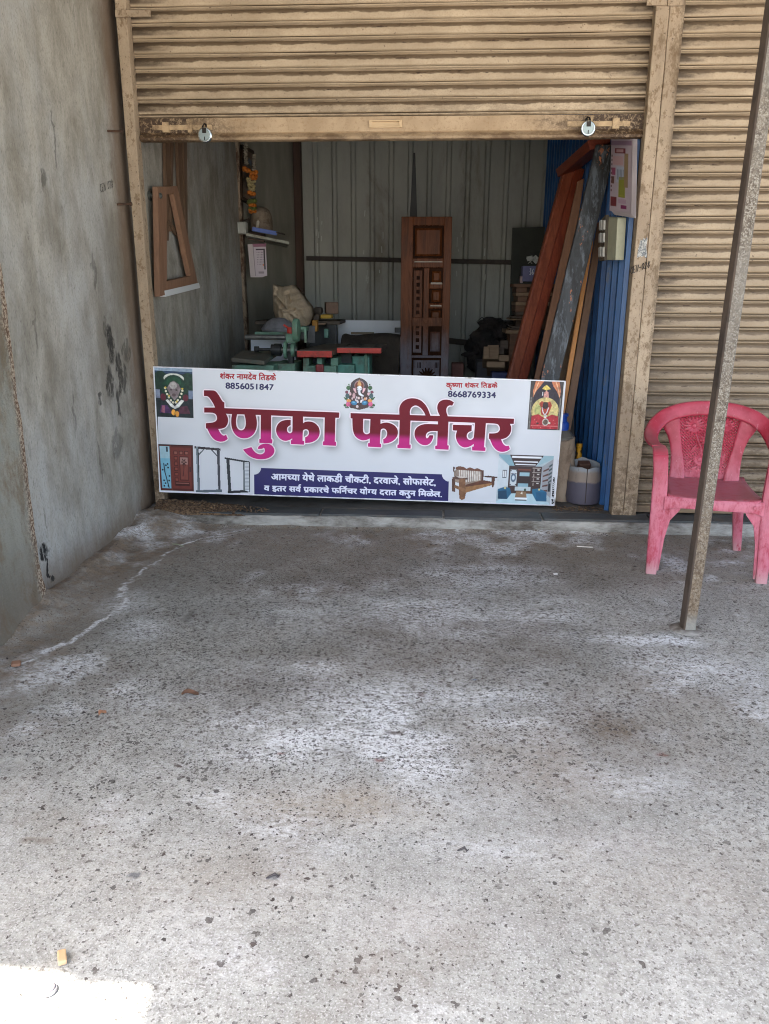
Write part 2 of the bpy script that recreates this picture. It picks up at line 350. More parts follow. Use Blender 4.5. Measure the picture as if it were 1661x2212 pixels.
g = MB(); xs = [-1.42, -1.20, -0.66, 0.10, 0.70, 1.35, 2.0, 2.7, 3.4, 4.3]
for i in range(len(xs)-1):
    e = 0.012 if i != 1 else 0.004
    g.box((xs[i]+0.007, YD+0.012+0.008*(i % 3), FLOOR-0.03), (xs[i+1]-0.007, 4.66+0.01*(i % 2), FLOOR))
one('slate_paving', g, slab, None, None, kind='structure', bevel=0.004)
shopfloor = grimy('shop_floor_cement', srgb(78, 74, 68), srgb(102, 97, 90), srgb(60, 50, 40), 4, 0.9)
one('shop_floor', MB().box((-2.2, 4.68, -0.02), (XR, 8.6, FLOOR-0.004)), shopfloor, None, None, kind='structure')

# --- the left side wall with its rough thicker front part
t = Mt('cement_plaster'); o_ = t.obj()
st1 = t.noise(4.2, t.map((1, 1.5, 0.75)), 9, 0.74, 0.3); st2 = t.noise(34, t.map((1, 1.5, 0.36)), 6, 0.8, .8); grain = t.noise(130, t.map((1, 1, .5)), 3)
patch = t.noise(1.5, t.map((1, 1.3, 0.55)), 6, 0.65)
c = t.mix(t.ramp(st1, 0.33, 0.67), srgb(130, 126, 114), srgb(168, 164, 153))
c = t.mix(t.ramp(patch, 0.42, 0.66, 0, 0.7), c, srgb(176, 177, 174))
c = t.mix(t.ramp(t.noise(1.1, t.map((1, 1.5, .7), (2, 5, 1)), 6, .6), 0.5, 0.68, 0, 0.65), c, srgb(112, 105, 92))
c = t.mix(t.ramp(st2, 0.56, 0.66, 0, 0.6), c, srgb(98, 94, 86))
c = t.mix(t.ramp(grain, 0.5, 0.72, 0, 0.35), c, srgb(90, 87, 82))
xyz = t.sep(); nn = t.noise(9, t.map((1, 1, .5)), 6, .75)
wv = t.vadd(o_, t.noisec(11), 0.14)
brown = t.m('MULTIPLY', t.ramp(t.m('ADD', xyz[1], t.m('MULTIPLY', nn, .22)), 4.54, 4.72), t.ramp(xyz[1], 4.78, 4.70, 0, .75))     # rust-brown bleed beside the shutter rail
c = t.mix(brown, c, srgb(104, 82, 62))
low = t.ramp(t.m('ADD', xyz[2], t.m('MULTIPLY', nn, -0.22)), 0.14, -0.10)
c = t.mix(t.m('MULTIPLY', low, .8), c, srgb(104, 86, 68))
for (cy, cz, ry, rz_, a) in ((4.33, 1.18, .05, .10, .9), (4.42, 1.02, .045, .12, .85), (4.27, 0.98, .05, .09, .8), (4.49, .98, .03, .10, .7), (4.37, .86, .03, .08, .8), (4.13, .90, .022, .04, .8), (4.55, 1.14, .05, .07, .5), (4.28, 1.27, .025, .06, .5), (4.3, .62, .06, .09, .45), (3.35, .30, .035, .035, 1), (3.36, .22, .012, .06, 1), (3.40, .15, .03, .02, .9), (3.75, 1.95, .03, .05, .5), (3.9, 2.15, .012, .12, .5), (4.2, 1.55, .02, .10, .45), (3.5, 1.3, .015, .10, .4), (3.8, .9, .015, .12, .4), (4.05, .6, .012, .12, .4)):
    msk = t.m('MULTIPLY', t.blob((XL, cy, cz), (1, ry*1.1, rz_*1.1), 1, wv, (1.1, .75)), t.ramp(t.noise(34, t.map((1, 1.3, .35)), 6, .8, .6), .37, .50, .0, 1))
    c = t.mix(t.m('MULTIPLY', msk, a), c, srgb(36, 34, 32))
plaster = t.done(c, 0.9, t.m('ADD', t.m('MULTIPLY', st2, .7), t.m('MULTIPLY', grain, .5)), 0.5, 0.006, 0, .25)
sw = thing('side_wall', 'grey cement plastered wall with dark smudges, left of the half open shutter', 'wall', (0, 0, 0))
# the wall itself runs on into the shop
def wallsheet(y0, y1, z0, z1, X, amp=0.004, ny=60, nz=60):
    return MB().grid(lambda u, v: (X+amp*(fbm(y0+(y1-y0)*u, z0+(z1-z0)*v, 2.5)-.5)*2, y0+(y1-y0)*u, z0+(z1-z0)*v), ny, nz)
wb = wallsheet(3.18, 7.5, -0.05, 3.3, XL); wb.box((-2.1, 3.2, -0.05), (XL-0.02, 7.5, 3.3)); wface = wb.build('wall_face', plaster, sw, smooth=True)
t = Mt('chipped_plaster'); z_ = t.sep()
nn = t.noise(7, t.map((1, 1, .5)), 6, .7); c = t.mix(t.ramp(t.noise(3, t.map((1, 1, .4)), 6), .35, .65), srgb(120, 121, 110), srgb(152, 151, 140))
c = t.mix(t.ramp(t.noise(90), .5, .7, 0, .4), c, srgb(150, 148, 140))
edge = t.ramp(t.m('ADD', z_[1], t.m('MULTIPLY', t.noise(12, t.map((1, 1, .5)), 5, .7), .1)), 3.14, 3.23)
ed = t.mix(t.ramp(t.noise(75, None, 3, .7), .46, .56), srgb(104, 76, 56), srgb(196, 180, 158))
c = t.mix(t.m('MULTIPLY', t.ramp(nn, .45, .62), .6), c, srgb(112, 92, 66))
c = t.mix(t.m('MULTIPLY', t.ramp(z_[2], .5, 0), .5), c, srgb(108, 86, 66)); c = t.mix(edge, c, ed)
chip = t.done(c, .92, t.m('ADD', t.noise(60, None, 5, .7), t.m('MULTIPLY', t.noise(14), .5)), .8, .01, 0, .25)
pb = MB(); nz = 110; vs = []
for i in range(nz+1):
    z = -0.04+3.3*i/nz; k = fbm(z, 1.3, 9)-.5; k2 = fbm(z, 4.1, 23)-.5; fl = 0.05*math.exp(-max(z, 0)/0.07)
    vs += [(-2.1, 1.2, z), (-1.735+fl, 1.2, z), (-1.735+0.006*k2+fl, 3.12+0.02*k, z), (-1.742+0.01*k2+fl, 3.165+0.02*k, z), (-1.752+0.012*k+fl*.8, 3.195+0.016*k2, z), (-1.79, 3.205+0.012*k2, z)]
pb.add(vs, [(i*6+k, i*6+k+1, (i+1)*6+k+1, (i+1)*6+k) for i in range(nz) for k in range(5)])
pil = props(pb.build('wall_pilaster', chip, sw, smooth=True, sharp=50), 'thicker front part of the wall with a chipped sandy corner')
# lumps of broken mortar at its foot
lump = MB()
for (x, y, r) in ((-1.70, 3.13, .03), (-1.69, 3.05, .022), (-1.68, 2.95, .02)):
    lump.lathe((x, y, -0.01), [(r*(1+.2*math.sin(k*3+x*40)), h*r*.7) for k, h in enumerate((0, .5, .8, 1.0))] , 9)
lump.build('broken_mortar', chip, pil, smooth=True)
# iron bolts and the pencilled number
rust_dark = grimy('rusty_iron', srgb(58, 42, 32), srgb(84, 58, 40), srgb(36, 30, 27), 30, .8, (1, 1, 1), .5, 120, .4)
for i, (x0, y0, x1, y1) in enumerate(((232, 283, 259, 283), (253, 442, 275, 440))):
    a = PX(x0, y0, XL); b = PX(x1, y1, XL+0.06); b = np.array([XL+0.075, a[1]+.01, P(x1, y1, a[1])[2]])
    g = MB().tube([a-np.array([.01, 0, 0]), b], 0.006, 8); g.lathe(tuple(b-np.array([.004, 0, 0])), [(.010, 0), (.011, .004), (.010, .010)], 8, 'X')
    o = g.build('bolt', rust_dark, wface, smooth=True)
# ================================================================ shutters
def shutter_mat(name, pitch, z0, x0, x1, flip=False, seed=0):
    """tan enamel; dust and black grease sit on the slats' upward edges, by the ends and in runs"""
    t = Mt(name); x, y, z = t.sep(); v = t.map((1, 1, 1), (seed, seed*.3, 0))
    ph = t.m('FRACT', t.m('DIVIDE', z, pitch))                        # 0 at a slat's foot .. 1 at its head
    n1 = t.noise(3.2, t.map((0.5, 1, 1.4), (seed, 0, 0)), 6, .65); run = t.noise(9, t.map((.9, 1, 3.0), (seed, 2, 0)), 7, .72); fi = t.noise(150, v, 3, .7)
    spk = t.noise(46, v, 4, .7); spk2 = t.noise(30, t.map((.35, 1, 1.6), (seed, 1, 3)), 5, .75)
    c = t.mix(t.ramp(n1, .35, .68), srgb(158, 140, 115), srgb(186, 167, 140))
    c = t.mix(t.ramp(fi, .45, .75, 0, .5), c, srgb(140, 117, 88))
    # dust shelf at the head of each panel
    head = t.ramp(t.m('ADD', ph, t.m('MULTIPLY', t.m('SUBTRACT', run, .5), .52)), .65, .76)
    foot = t.ramp(ph, .20, .10)
    shelf = t.m('MULTIPLY', head, t.ramp(ph, 1.0, .95))
    c = t.mix(t.m('MULTIPLY', shelf, .85), c, srgb(84, 66, 47))
    if not flip:
        ex = t.m('MINIMUM', t.m('SUBTRACT', x, x0), t.m('SUBTRACT', x1, x))
    else: ex = t.m('SUBTRACT', x, x0)
    en = t.ramp(t.m('ADD', ex, t.m('MULTIPLY', run, -.42)), .10 if not flip else .02, -.20)
    c = t.mix(t.m('MULTIPLY', t.m('MULTIPLY', en, t.ramp(ph, .30, .5)), .88), c, srgb(58, 46, 34))
    if flip: c = t.mix(t.ramp(z, 1.9, .2, .1, .7), c, srgb(120, 106, 88))
    lowz = t.ramp(z, .9, .1) if flip else t.ramp(z, z0+.22, z0-.2)
    c = t.mix(t.m('MULTIPLY', lowz, t.ramp(t.m('ADD', run, t.m('MULTIPLY', spk, .4)), .62, .78, 0, .7)), c, srgb(86, 70, 52))
    sm = t.m('MULTIPLY', t.ramp(spk2, .605, .63), t.ramp(ph, .62, .74)); c = t.mix(t.m('MULTIPLY', sm, .85), c, srgb(58, 42, 32))
    c = t.mix(t.ramp(spk, .67, .70, 0, .85), c, srgb(62, 44, 33))
    gro = t.m('MAXIMUM', t.ramp(ph, .045, .0), t.ramp(t.m('ABSOLUTE', t.m('SUBTRACT', ph, .222)), .032, .012)); c = t.mix(t.m('MULTIPLY', gro, .85), c, srgb(50, 38, 27))
    return t.done(c, .55, t.m('ADD', t.m('MULTIPLY', spk, .4), fi), .12, .003, 0, .3)
# profile of one slat from its foot: a rolled bead, a tight seam, then a long gently domed panel
SLAT = [(0.0, -.004), (.03, -.003), (.055, .008), (.09, .0135), (.145, .0135), (.185, .008), (.205, -.004), (.235, -.003), (.262, .004), (.31, .0085), (.40, .0100), (.60, .0105), (.78, .0098), (.88, .0075), (.94, .002), (.985, -.003)]
def curtain(x0, x1, z0, n, p, yb, nx=48):
    prof = [(yb-o, z0+(i+f)*p) for i in range(n) for f, o in SLAT] + [(yb, z0+n*p)]
    vs = []; fs = []
    for (y, z) in prof:
        sag = 0.0
        for i in range(nx+1):
            x = x0+(x1-x0)*i/nx; vs.append((x, y+0.006*(fbm(x, z*1.5, 2.6)-.5), z+0.007*(fbm(x, int((z-z0)/p)*3.1, 1.6)-.5)))
    for j in range(len(prof)-1):
        for i in range(nx): fs.append((j*(nx+1)+i, j*(nx+1)+i+1, (j+1)*(nx+1)+i+1, (j+1)*(nx+1)+i))
    return MB().add(vs, fs)
rail_paint = None
def railmat():
    t = Mt('tan_rail_paint'); n1 = t.noise(5, t.map((1, 1, .35)), 6, .7); sp = t.noise(34, t.map((1, 1, .7)), 5, .75); fi = t.noise(140, None, 3)
    z = t.wz()
    c = t.mix(t.ramp(n1, .36, .66), srgb(148, 130, 108), srgb(174, 155, 130)); c = t.mix(t.ramp(fi, .5, .75, 0, .4), c, srgb(128, 110, 88))
    c = t.mix(t.ramp(sp, .53, .64, 0, .75), c, srgb(112, 90, 64)); c = t.mix(t.ramp(t.noise(11, t.map((1, 1, .5), (3, 3, 3)), 7, .75), .53, .64, 0, .75), c, srgb(104, 84, 60)); c = t.mix(t.ramp(t.noise(60, None, 4, .7), .62, .68, 0, .8), c, srgb(70, 54, 40))
    wx = t.sep(t.n('ShaderNodeNewGeometry').outputs['Position'])[0]; edg = t.m('MULTIPLY', t.ramp(t.m('ADD', wx, t.m('MULTIPLY', t.noise(7, t.map((1, 1, .7)), 5, .7), .05)), 1.275, 1.315), t.m('MULTIPLY', t.ramp(z, .9, 1.2), t.ramp(t.noise(22, None, 5, .7), .35, .5)))
    c = t.mix(t.m('MULTIPLY', edg, .8), c, srgb(78, 62, 44))
    low = t.m('MULTIPLY', t.ramp(z, .75, .05), t.ramp(t.noise(28, None, 5, .7), .40, .58)); c = t.mix(t.m('MULTIPLY', low, .7), c, srgb(84, 66, 48))
    return t.done(c, .6, t.m('ADD', sp, t.m('MULTIPLY', fi, .5)), .25, .004, 0, .3)
railm = railmat()
def rail(x0, x1, z0=FLOOR, z1=3.06, lip=1):
    """sheet-steel guide channel: a face plate with folded returns"""
    g = MB(); n = 60; vs = []
    for i in range(n+1):
        z = z0+(z1-z0)*i/n; k = 0.0035*(fbm(z, x0*7, 6)-.5); k2 = .004*(fbm(z, x1*9+3, 8)-.5); kb = .003*(fbm(z, 2, 3)-.5)
        a, b = x0+k, x1+k2
        vs += [(a, YG+.075, z), (a, YG+.002+kb, z), (a+.003, YG+kb, z), (b-.003, YG+kb, z), (b, YG+.002+kb, z), (b, YG+.075, z)]
    return g.add(vs, [(i*6+k, i*6+k+1, (i+1)*6+k+1, (i+1)*6+k) for i in range(n) for k in range(5)] + [tuple(n*6+k for k in range(6))])
PIT = 0.0756
ZB = 2.213
rs = thing('roller_shutter', 'tan roller shutter rolled half way up over the open shop front', 'roller shutter', (-0.27, YS, ZB))
SL0, SL1 = -1.665, 1.165
zc = ZB + 0.122
mshut = shutter_mat('tan_shutter_left', PIT, 0, SL0+.27, SL1+.27)
cu = curtain(SL0, SL1, zc, 11, PIT, YS)
# its own origin sits on the slat line, so the dust follows the slats
rs.location = (-0.27, YS, zc)
cu.build('slat_curtain', mshut, rs, smooth=True, sharp=60)
bm_ = grimy('tan_bottom_sheet', srgb(176, 150, 115), srgb(196, 170, 134), srgb(96, 74, 52), 7, .55, (.5, 1, 1), .45, 60, .2, 0, .3)
t = Mt('bottom_bar_paint'); x, y, z = t.sep(); run = t.noise(8, t.map((.8, 1, 1.5)), 7, .72); fi = t.noise(70, None, 4, .7)
c = t.mix(t.ramp(t.noise(4, None, 5), .36, .66), srgb(158, 134, 104), srgb(180, 156, 125)); c = t.mix(t.ramp(fi, .5, .68, 0, .55), c, srgb(140, 112, 80))
ex = t.m('MINIMUM', t.m('ADD', x, 1.395), t.m('SUBTRACT', 1.435, x)); en = t.ramp(t.m('ADD', ex, t.m('MULTIPLY', run, -.9)), .22, -.25)
c = t.mix(t.m('MULTIPLY', en, t.ramp(fi, .36, .52, .35, 1)), c, srgb(66, 50, 36))
c = t.mix(t.m('MULTIPLY', t.ramp(z, -.075, -.095), t.ramp(run, .42, .6, .2, .75)), c, srgb(84, 62, 42))
barm = t.done(c, .55, fi, .2, .003, 0, .3)
bb = MB(); prof = [(YS+.004, zc-.002), (YS-.006, zc-.003), (YS-.006, ZB+.045), (YS-.001, ZB+.040), (YS-.014, ZB+.030), (YS-.022, ZB+.016), (YS-.018, ZB+.004), (YS-.006, ZB), (YS+.03, ZB), (YS+.03, ZB+.006), (YS+.004, ZB+.008)]
nx = 60; vs = [(SL0+(SL1-SL0)*i/nx, yy+.002*(fbm(i*.2, zz, 3)-.5), zz+.0015*(fbm(i*.3, 3, 3)-.5)) for i in range(nx+1) for yy, zz in prof]; n = len(prof)
bb.add(vs, [(i*n+k, i*n+(k+1) % n, (i+1)*n+(k+1) % n, (i+1)*n+k) for i in range(nx) for k in range(n)] + [tuple(range(n)), tuple(nx*n+k for k in range(n))])
bbar = bb.build('bottom_bar', barm, rs, smooth=True, sharp=40)
# pull handle: a pressed box with a recess
hx0, hz0 = P(798, 276, YS)[0], P(798, 276, YS)[2]; hx1, hz1 = P(869, 262, YS)[0], P(869, 262, YS)[2]
h = MB(); zm0, zm1 = hz0-.004, hz1+.003
h.box((hx0, YS-.024, zm1-.007), (hx1, YS-.007, zm1)); h.box((hx0, YS-.020, zm0), (hx1, YS-.007, zm0+.008)); h.box((hx0, YS-.023, zm0+.0005), (hx0+.016, YS-.0075, zm1-.0005)); h.box((hx1-.016, YS-.023, zm0+.0005), (hx1, YS-.0075, zm1-.0005)); h.box((hx0+.01, YS-.010, zm0+.004), (hx1-.01, YS-.0072, zm1-.004))
h.build('pull_handle', bm_, bbar, bevel=.0018)
latchm = grimy('latch_paint', srgb(168, 142, 108), srgb(186, 160, 124), srgb(70, 54, 38), 18, .55, (1, 1, 1), .8, 70, .3, 0, .3)
def latch(side):
    g = MB(); sg = 1 if side == 'l' else -1
    xa = P(345, 272, YS)[0] if side == 'l' else P(1345, 262, YS)[0]; zb = P(400, 276, YS)[2] if side == 'l' else P(1300, 268, YS)[2]
    a = lambda d: xa+sg*d
    def bx(d0, d1, y, z0, z1): g.box((min(a(d0), a(d1)), YS-y, zb+z0), (max(a(d0), a(d1)), YS-.006, zb+z1))
    bx(-.04, .30, .012, -.013, .013)                                   # flat slide bolt
    bx(.02, .058, .020, -.026, .027); bx(.165, .190, .021, -.028, .030); bx(.172, .184, .024, -.034, -.026)
    bx(.158, .197, .017, .022, .040)
    return g
latch('l').build('slide_latch', latchm, bbar, bevel=.0015)
latch('r').build('slide_latch', latchm, bbar, bevel=.0015)
grl = rail(-1.727, -1.668).build('guide_rail', railm, rs, smooth=True, sharp=30)
grr = rail(1.135, 1.203).build('guide_rail', railm, rs, smooth=True, sharp=30)
g = MB(); a = P(248, 22, YG-.012); b = P(325, 36, YG-.012); g.box((a[0], YG-.014, b[2]), (b[0], YG-.003, a[2])); g.build('rail_bracket', railm, grl, bevel=.002)
a = P(1398, -2, YG-.012); b = P(1440, 11, YG-.012); g = MB(); g.box((a[0], YG-.014, b[2]), (b[0], YG-.003, a[2])); g.build('rail_bracket', railm, grr, bevel=.002)
# torn sticker remains and felt-pen number on the rail
t = Mt('torn_sticker'); n1 = t.noise(90, None, 4, .8); mt = t.done(t.mix(t.ramp(n1, .42, .58), srgb(92, 96, 98), srgb(176, 174, 166)), .6)
g = MB(); pts = [(1380, 533), (1384, 517), (1387, 520), (1391, 514), (1394, 518), (1397, 512), (1399, 516), (1396, 532), (1398, 556), (1394, 557), (1391, 552), (1386, 556), (1384, 553), (1376, 557), (1378, 540)]
g.prism([P(x, y, YG-.0035) for x, y in pts], (0, .0012, 0)); so = g.build('torn_sticker', mt, grr)
for k, q in enumerate(so.data.vertices): pass
ink = Mt('black_ink').done(srgb(40, 36, 34), .8)
def strokes(paths, wd):
    g = MB()
    for p in paths: g.tube(p, wd, 6)
    return g
LET = {'C': [[(.9, .85), (.5, 1), (.1, .6), (.1, .3), (.45, 0), (.9, .15)]], 'E': [[(.85, 1), (.1, 1), (.1, 0), (.85, 0)], [(.1, .5), (.7, .52)]], 'N': [[(.1, 0), (.15, 1), (.75, 0), (.8, 1)]], '-': [[(.15, .45), (.8, .5)]],
       '0': [[(.5, 1), (.15, .7), (.15, .3), (.5, 0), (.82, .3), (.82, .7), (.5, 1)]], '2': [[(.15, .8), (.5, 1), (.8, .75), (.15, 0), (.85, .05)]], '8': [[(.5, .5), (.2, .75), (.5, 1), (.8, .75), (.5, .5), (.15, .25), (.5, 0), (.85, .25), (.5, .5)]]}
def handwriting(txt, a, b, hgt, up=(0, 0, 1), wd=.0016):
    a, b = np.array(a), np.array(b); d = (b-a)/len(txt); up = np.array(up, float); out = []
    for i, ch in enumerate(txt):
        for s_ in LET.get(ch, []): out.append([a+d*(i+.9*x)+up*hgt*(y) for x, y in s_])
    return strokes(out, wd)
handwriting('CEN-028', P(1361, 592, YG-.002), P(1404, 577, YG-.002), .036, wd=.0023).build('felt_pen_writing', ink, grr)
handwriting('CEN 028', PX(217, 416, XL+.004), PX(245, 404, XL+.004), .040, wd=.0011).build('pencil_writing', ink, wface)
# padlocks hang from the latches
chrome = Mt('worn_chrome').done(srgb(198, 204, 204), .22, None, metal=1.0)
steel_dk = Mt('dark_steel').done(srgb(48, 42, 38), .4, None, metal=.7)
def padlock(px, py, label):
    q = P(px, py, YS-.035)
    r = thing('padlock', label, 'padlock', tuple(q), 0, 'disc padlocks on the shutter latches')
    g = MB(); g.lathe(tuple(q), [(.020, -.012), (.036, -.011), (.040, -.006), (.040, .007), (.036, .012), (.02, .013)], 28, 'Y'); lb_ = g.build('lock_body', chrome, r, smooth=True)
    k = MB(); k.lathe(tuple(q), [(.030, -.0136), (.031, -.0125), (.03, -.0115)], 28, 'Y'); k.build('face_plate', Mt('brushed_steel').done(srgb(150, 160, 158), .42, None, metal=.9), lb_, smooth=True)
    s_ = MB(); s_.tube([q+np.array([-.011, 0, .022]), q+np.array([-.012, .004, .046]), q+np.array([-.004, .008, .060]), q+np.array([.006, .006, .055]), q+np.array([.009, 0, .040]), q+np.array([.009, -.002, .018])], .0052, 8); s_.build('shackle', steel_dk, r, smooth=True)
    s_ = MB(); s_.box((q[0]-.0115, q[1]-.0165, q[2]+.008), (q[0]+.0115, q[1]-.0135, q[2]+.034)); s_.build('shackle_slot', steel_dk, lb_, bevel=.001)
    s_ = MB(); s_.box((q[0]-.0025, q[1]-.0155, q[2]-.028), (q[0]+.0025, q[1]-.0137, q[2]-.010)); s_.build('keyhole', steel_dk, lb_)
    return r
padlock(443, 292, 'round steel padlock nearer the grey wall, on the shutter bottom bar')
padlock(1270, 278, 'round steel padlock nearer the closed shutter, on the shutter bottom bar')

# --- the closed shutter next door
zr0 = 0.13
cs = thing('roller_shutter', 'tan roller shutter of the next shop, closed, grimy, behind the red chair', 'roller shutter', (2.4, YS, zr0))
m2 = shutter_mat('tan_shutter_right', PIT, 0, 1.27-2.4, 9, True, 4.0)
curtain(1.27, 4.4, zr0, 39, PIT, YS, 54).build('slat_curtain', m2, cs, smooth=True, sharp=60)
g = MB(); g.box((1.272, YS-.016, FLOOR+.006), (4.4, YS+.01, zr0-.001)); g.build('bottom_bar', grimy('grimy_bar', srgb(120, 100, 76), srgb(150, 126, 98), srgb(60, 48, 38), 8, .6, (.4, 1, 1), .8), cs, bevel=.003)
grc = rail(1.2065, 1.282).build('guide_rail', railm, cs, smooth=True, sharp=30)
a = P(1443, -2, YG-.012); b = P(1476, 12, YG-.012); g = MB(); g.box((a[0], YG-.014, b[2]), (b[0], YG-.003, a[2])); g.build('rail_bracket', railm, grc, bevel=.002)

# --- the building over and around: lintel, ceiling, back walls
conc = grimy('raw_concrete', srgb(120, 116, 108), srgb(142, 138, 130), srgb(90, 84, 76), 3, .9)
bl = thing('shop_building', 'shop block with concrete lintel and flat roof above the shutters', 'building', (0, 4.9, 3.06))
g = MB(); g.box((-2.1, 4.66, 3.075), (4.5, 4.9, 3.57)); g.build('lintel', conc, bl)
g = MB(); g.box((-2.2, 4.905, 3.3), (1.6, 8.9, 3.45)); g.build('ceiling', conc, bl)
g = MB(); g.box((1.19, YS+.09, FLOOR), (1.26, 4.95, 3.07)); g.build('dividing_pier', conc, bl)
g = MB(); g.box((1.262, YS+.06, FLOOR-.02), (4.5, 4.94, 3.07)); g.build('next_shop_wall', conc, bl)
# canopy roof carried by the post; its unseen front edge is shaped to throw the shade's outline on the forecourt
cz = 3.55
def up(px, py): q = PZ(px, py, 0); return q[:2] + SUN[:2]/SUN[2]*cz
edge = [up(x/1.852, y/1.852) for x, y in ((0, 3874), (250, 3900), (292, 3944), (590, 3952), (520, 4180))]
pts = [(-4.2, 4.64), (-4.2, edge[0][1])] + [tuple(e) for e in edge] + [(edge[-1][0]-.05, -0.62), (4.6, -0.62), (4.6, 4.64)]
g = MB(); g.prism([(x, y, cz) for x, y in pts], (0, 0, .1)); g.build('shade_shaped_canopy_slab', conc, bl)

# --- inside: corrugated steel back wall, blue corrugated side wall
def corr(pts2, z0, z1, rib, depth, n=1):
    """trapezoid sheet along a plan line from a to b; ribs stand towards the room (left of a->b is back)"""
    a, b = np.array(pts2[0]), np.array(pts2[1]); L = np.linalg.norm(b-a); d = (b-a)/L; nrm = np.array([d[1], -d[0]])
    prof = []; s_ = 0.0
    while s_ < L:
        for f, o in ((0, 0), (.60, 0), (.68, 1), (.84, 1), (.92, 0)):
            q = s_+f*rib
            if q < L: prof.append((q, o*depth))
        for f in ():
            q = s_+f*rib
            if q < L: prof += [(q-.004, 0), (q, depth*.22), (q+.004, 0)]
        s_ += rib
    prof.append((L, 0)); prof.sort(); g = MB(); vs = []
    for q, o in prof:
        p = a+d*q+nrm*o; vs += [(p[0], p[1], z0), (p[0], p[1], z1)]
    return g.add(vs, [(2*i, 2*i+2, 2*i+3, 2*i+1) for i in range(len(prof)-1)])
galv = grimy('grey_green_sheet', srgb(142, 144, 136), srgb(162, 163, 154), srgb(112, 106, 92), 2.5, .5, (1, 1, .3), .4, 50, .1, 0, .4)
bw = thing('back_wall', 'grey green corrugated steel sheet wall at the back of the shop', 'wall', (-.1, 8.5, FLOOR))
corr(((-1.36, 8.5), (XR+.02, 8.5)), -.02, 3.3, .195, .022).build('corrugated_sheet', galv, bw)
iron = grimy('dark_angle_iron', srgb(48, 42, 38), srgb(66, 56, 48), srgb(40, 30, 24), 8, .7)
def P2(x, y, Y): return P(x, y, Y)
a, b = P(662, 558, 8.44), P(1168, 568, 8.44); MB().beam(a, b, .045, .03).build('cross_rail', iron, bw)
a, b = P(960, 735, 8.44), P(1100, 750, 8.44); MB().beam(a, b, .06, .03).build('cross_rail', iron, bw)
g = MB(); g.box((-1.42, 8.38, -.02), (-1.35, 8.5, 3.3)); g.build('corner_post', grimy('rusty_post', srgb(62, 46, 38), srgb(80, 58, 46), srgb(44, 32, 28), 4, .8, (1, 1, .2)), bw)
bs = thing('side_sheet_wall', 'blue corrugated steel sheet wall along the right side of the shop', 'wall', (XR, 6.6, FLOOR))
t = Mt('blue_sheet'); sc = t.noise(22, t.map((1, 1, .25)), 5, .75); c = t.mix(t.ramp(t.noise(3), .35, .65), srgb(18, 68, 116), srgb(28, 86, 138)); c = t.mix(t.ramp(sc, .60, .70, 0, .8), c, srgb(80, 84, 90)); c = t.mix(t.ramp(t.noise(60, t.map((1, 1, .15))), .6, .75, 0, .4), c, srgb(20, 56, 104))
blue = t.done(c, .42, sc, .08, .002, 0, .5)
corr(((XR, 8.49), (XR, 4.74)), -.0, 3.3, .165, .026).build('corrugated_sheet', blue, bs)
sc_ = MB()
for i in range(26):
    px_ = random.choice((770, 790, 825, 980, 1000, 985, 690, 1050, 910)) + random.uniform(-6, 6); py_ = random.uniform(440, 690); L_ = random.uniform(4, 22)
    a, b = P(px_, py_, 8.465), P(px_+random.uniform(-1, 1), py_+L_, 8.465); sc_.beam(a, b, .008, .003)
sc_.build('light_leak_strips', Mt('leak_white').done(srgb(188, 192, 186), .6), bw)  # daylight leaking through pinholes in the sheet, painted as whitish strips
# left return between the plastered wall and the back corner
rt = thing('return_wall', 'dim plastered wall segment between the left wall and back sheet wall', 'wall', (-1.6, 8, FLOOR))
t = Mt('dim_plaster'); c = t.mix(t.ramp(t.noise(4, t.map((1, 1, .3)), 6), .35, .65), srgb(124, 122, 110), srgb(146, 143, 130)); dimp = t.done(c, .9, t.noise(60), .3, .004)
g = MB(); g.hexa([(-1.77, 7.5, -.02), (-1.40, 8.5, -.02), (-1.6, 8.7, -.02), (-2.05, 7.6, -.02), (-1.77, 7.5, 3.3), (-1.40, 8.5, 3.3), (-1.6, 8.7, 3.3), (-2.05, 7.6, 3.3)]); g.build('wall_face', dimp, rt)
t = Mt('raw_brick_edge'); c = t.mix(t.ramp(t.noise(14, t.map((1, 1, .4)), 6, .7), .42, .58), srgb(84, 62, 48), srgb(150, 134, 114)); g = MB(); vs = []
for i in range(61):
    z = 3.3*i/60; k = .02*(fbm(z, 2, 6)-.5); vs += [(-1.778+k, 7.40, z), (-1.745+k, 7.43+k, z), (-1.745+.7*k, 7.51, z), (-1.775, 7.56, z)]
g.add(vs, [(i*4+k, i*4+k+1, (i+1)*4+k+1, (i+1)*4+k) for i in range(60) for k in range(3)]); g.build('broken_edge', t.done(c, .95, t.noise(50), .7, .01), rt, smooth=True)
g = MB(); g.box((-2.2, 8.52, -.02), (1.7, 8.8, 3.3)); g.build('outer_back_wall', conc, bl)
g = MB(); g.box((XR+.03, 4.95, -.02), (XR+.3, 8.52, 3.3)); g.build('outer_side_wall', conc, bl)
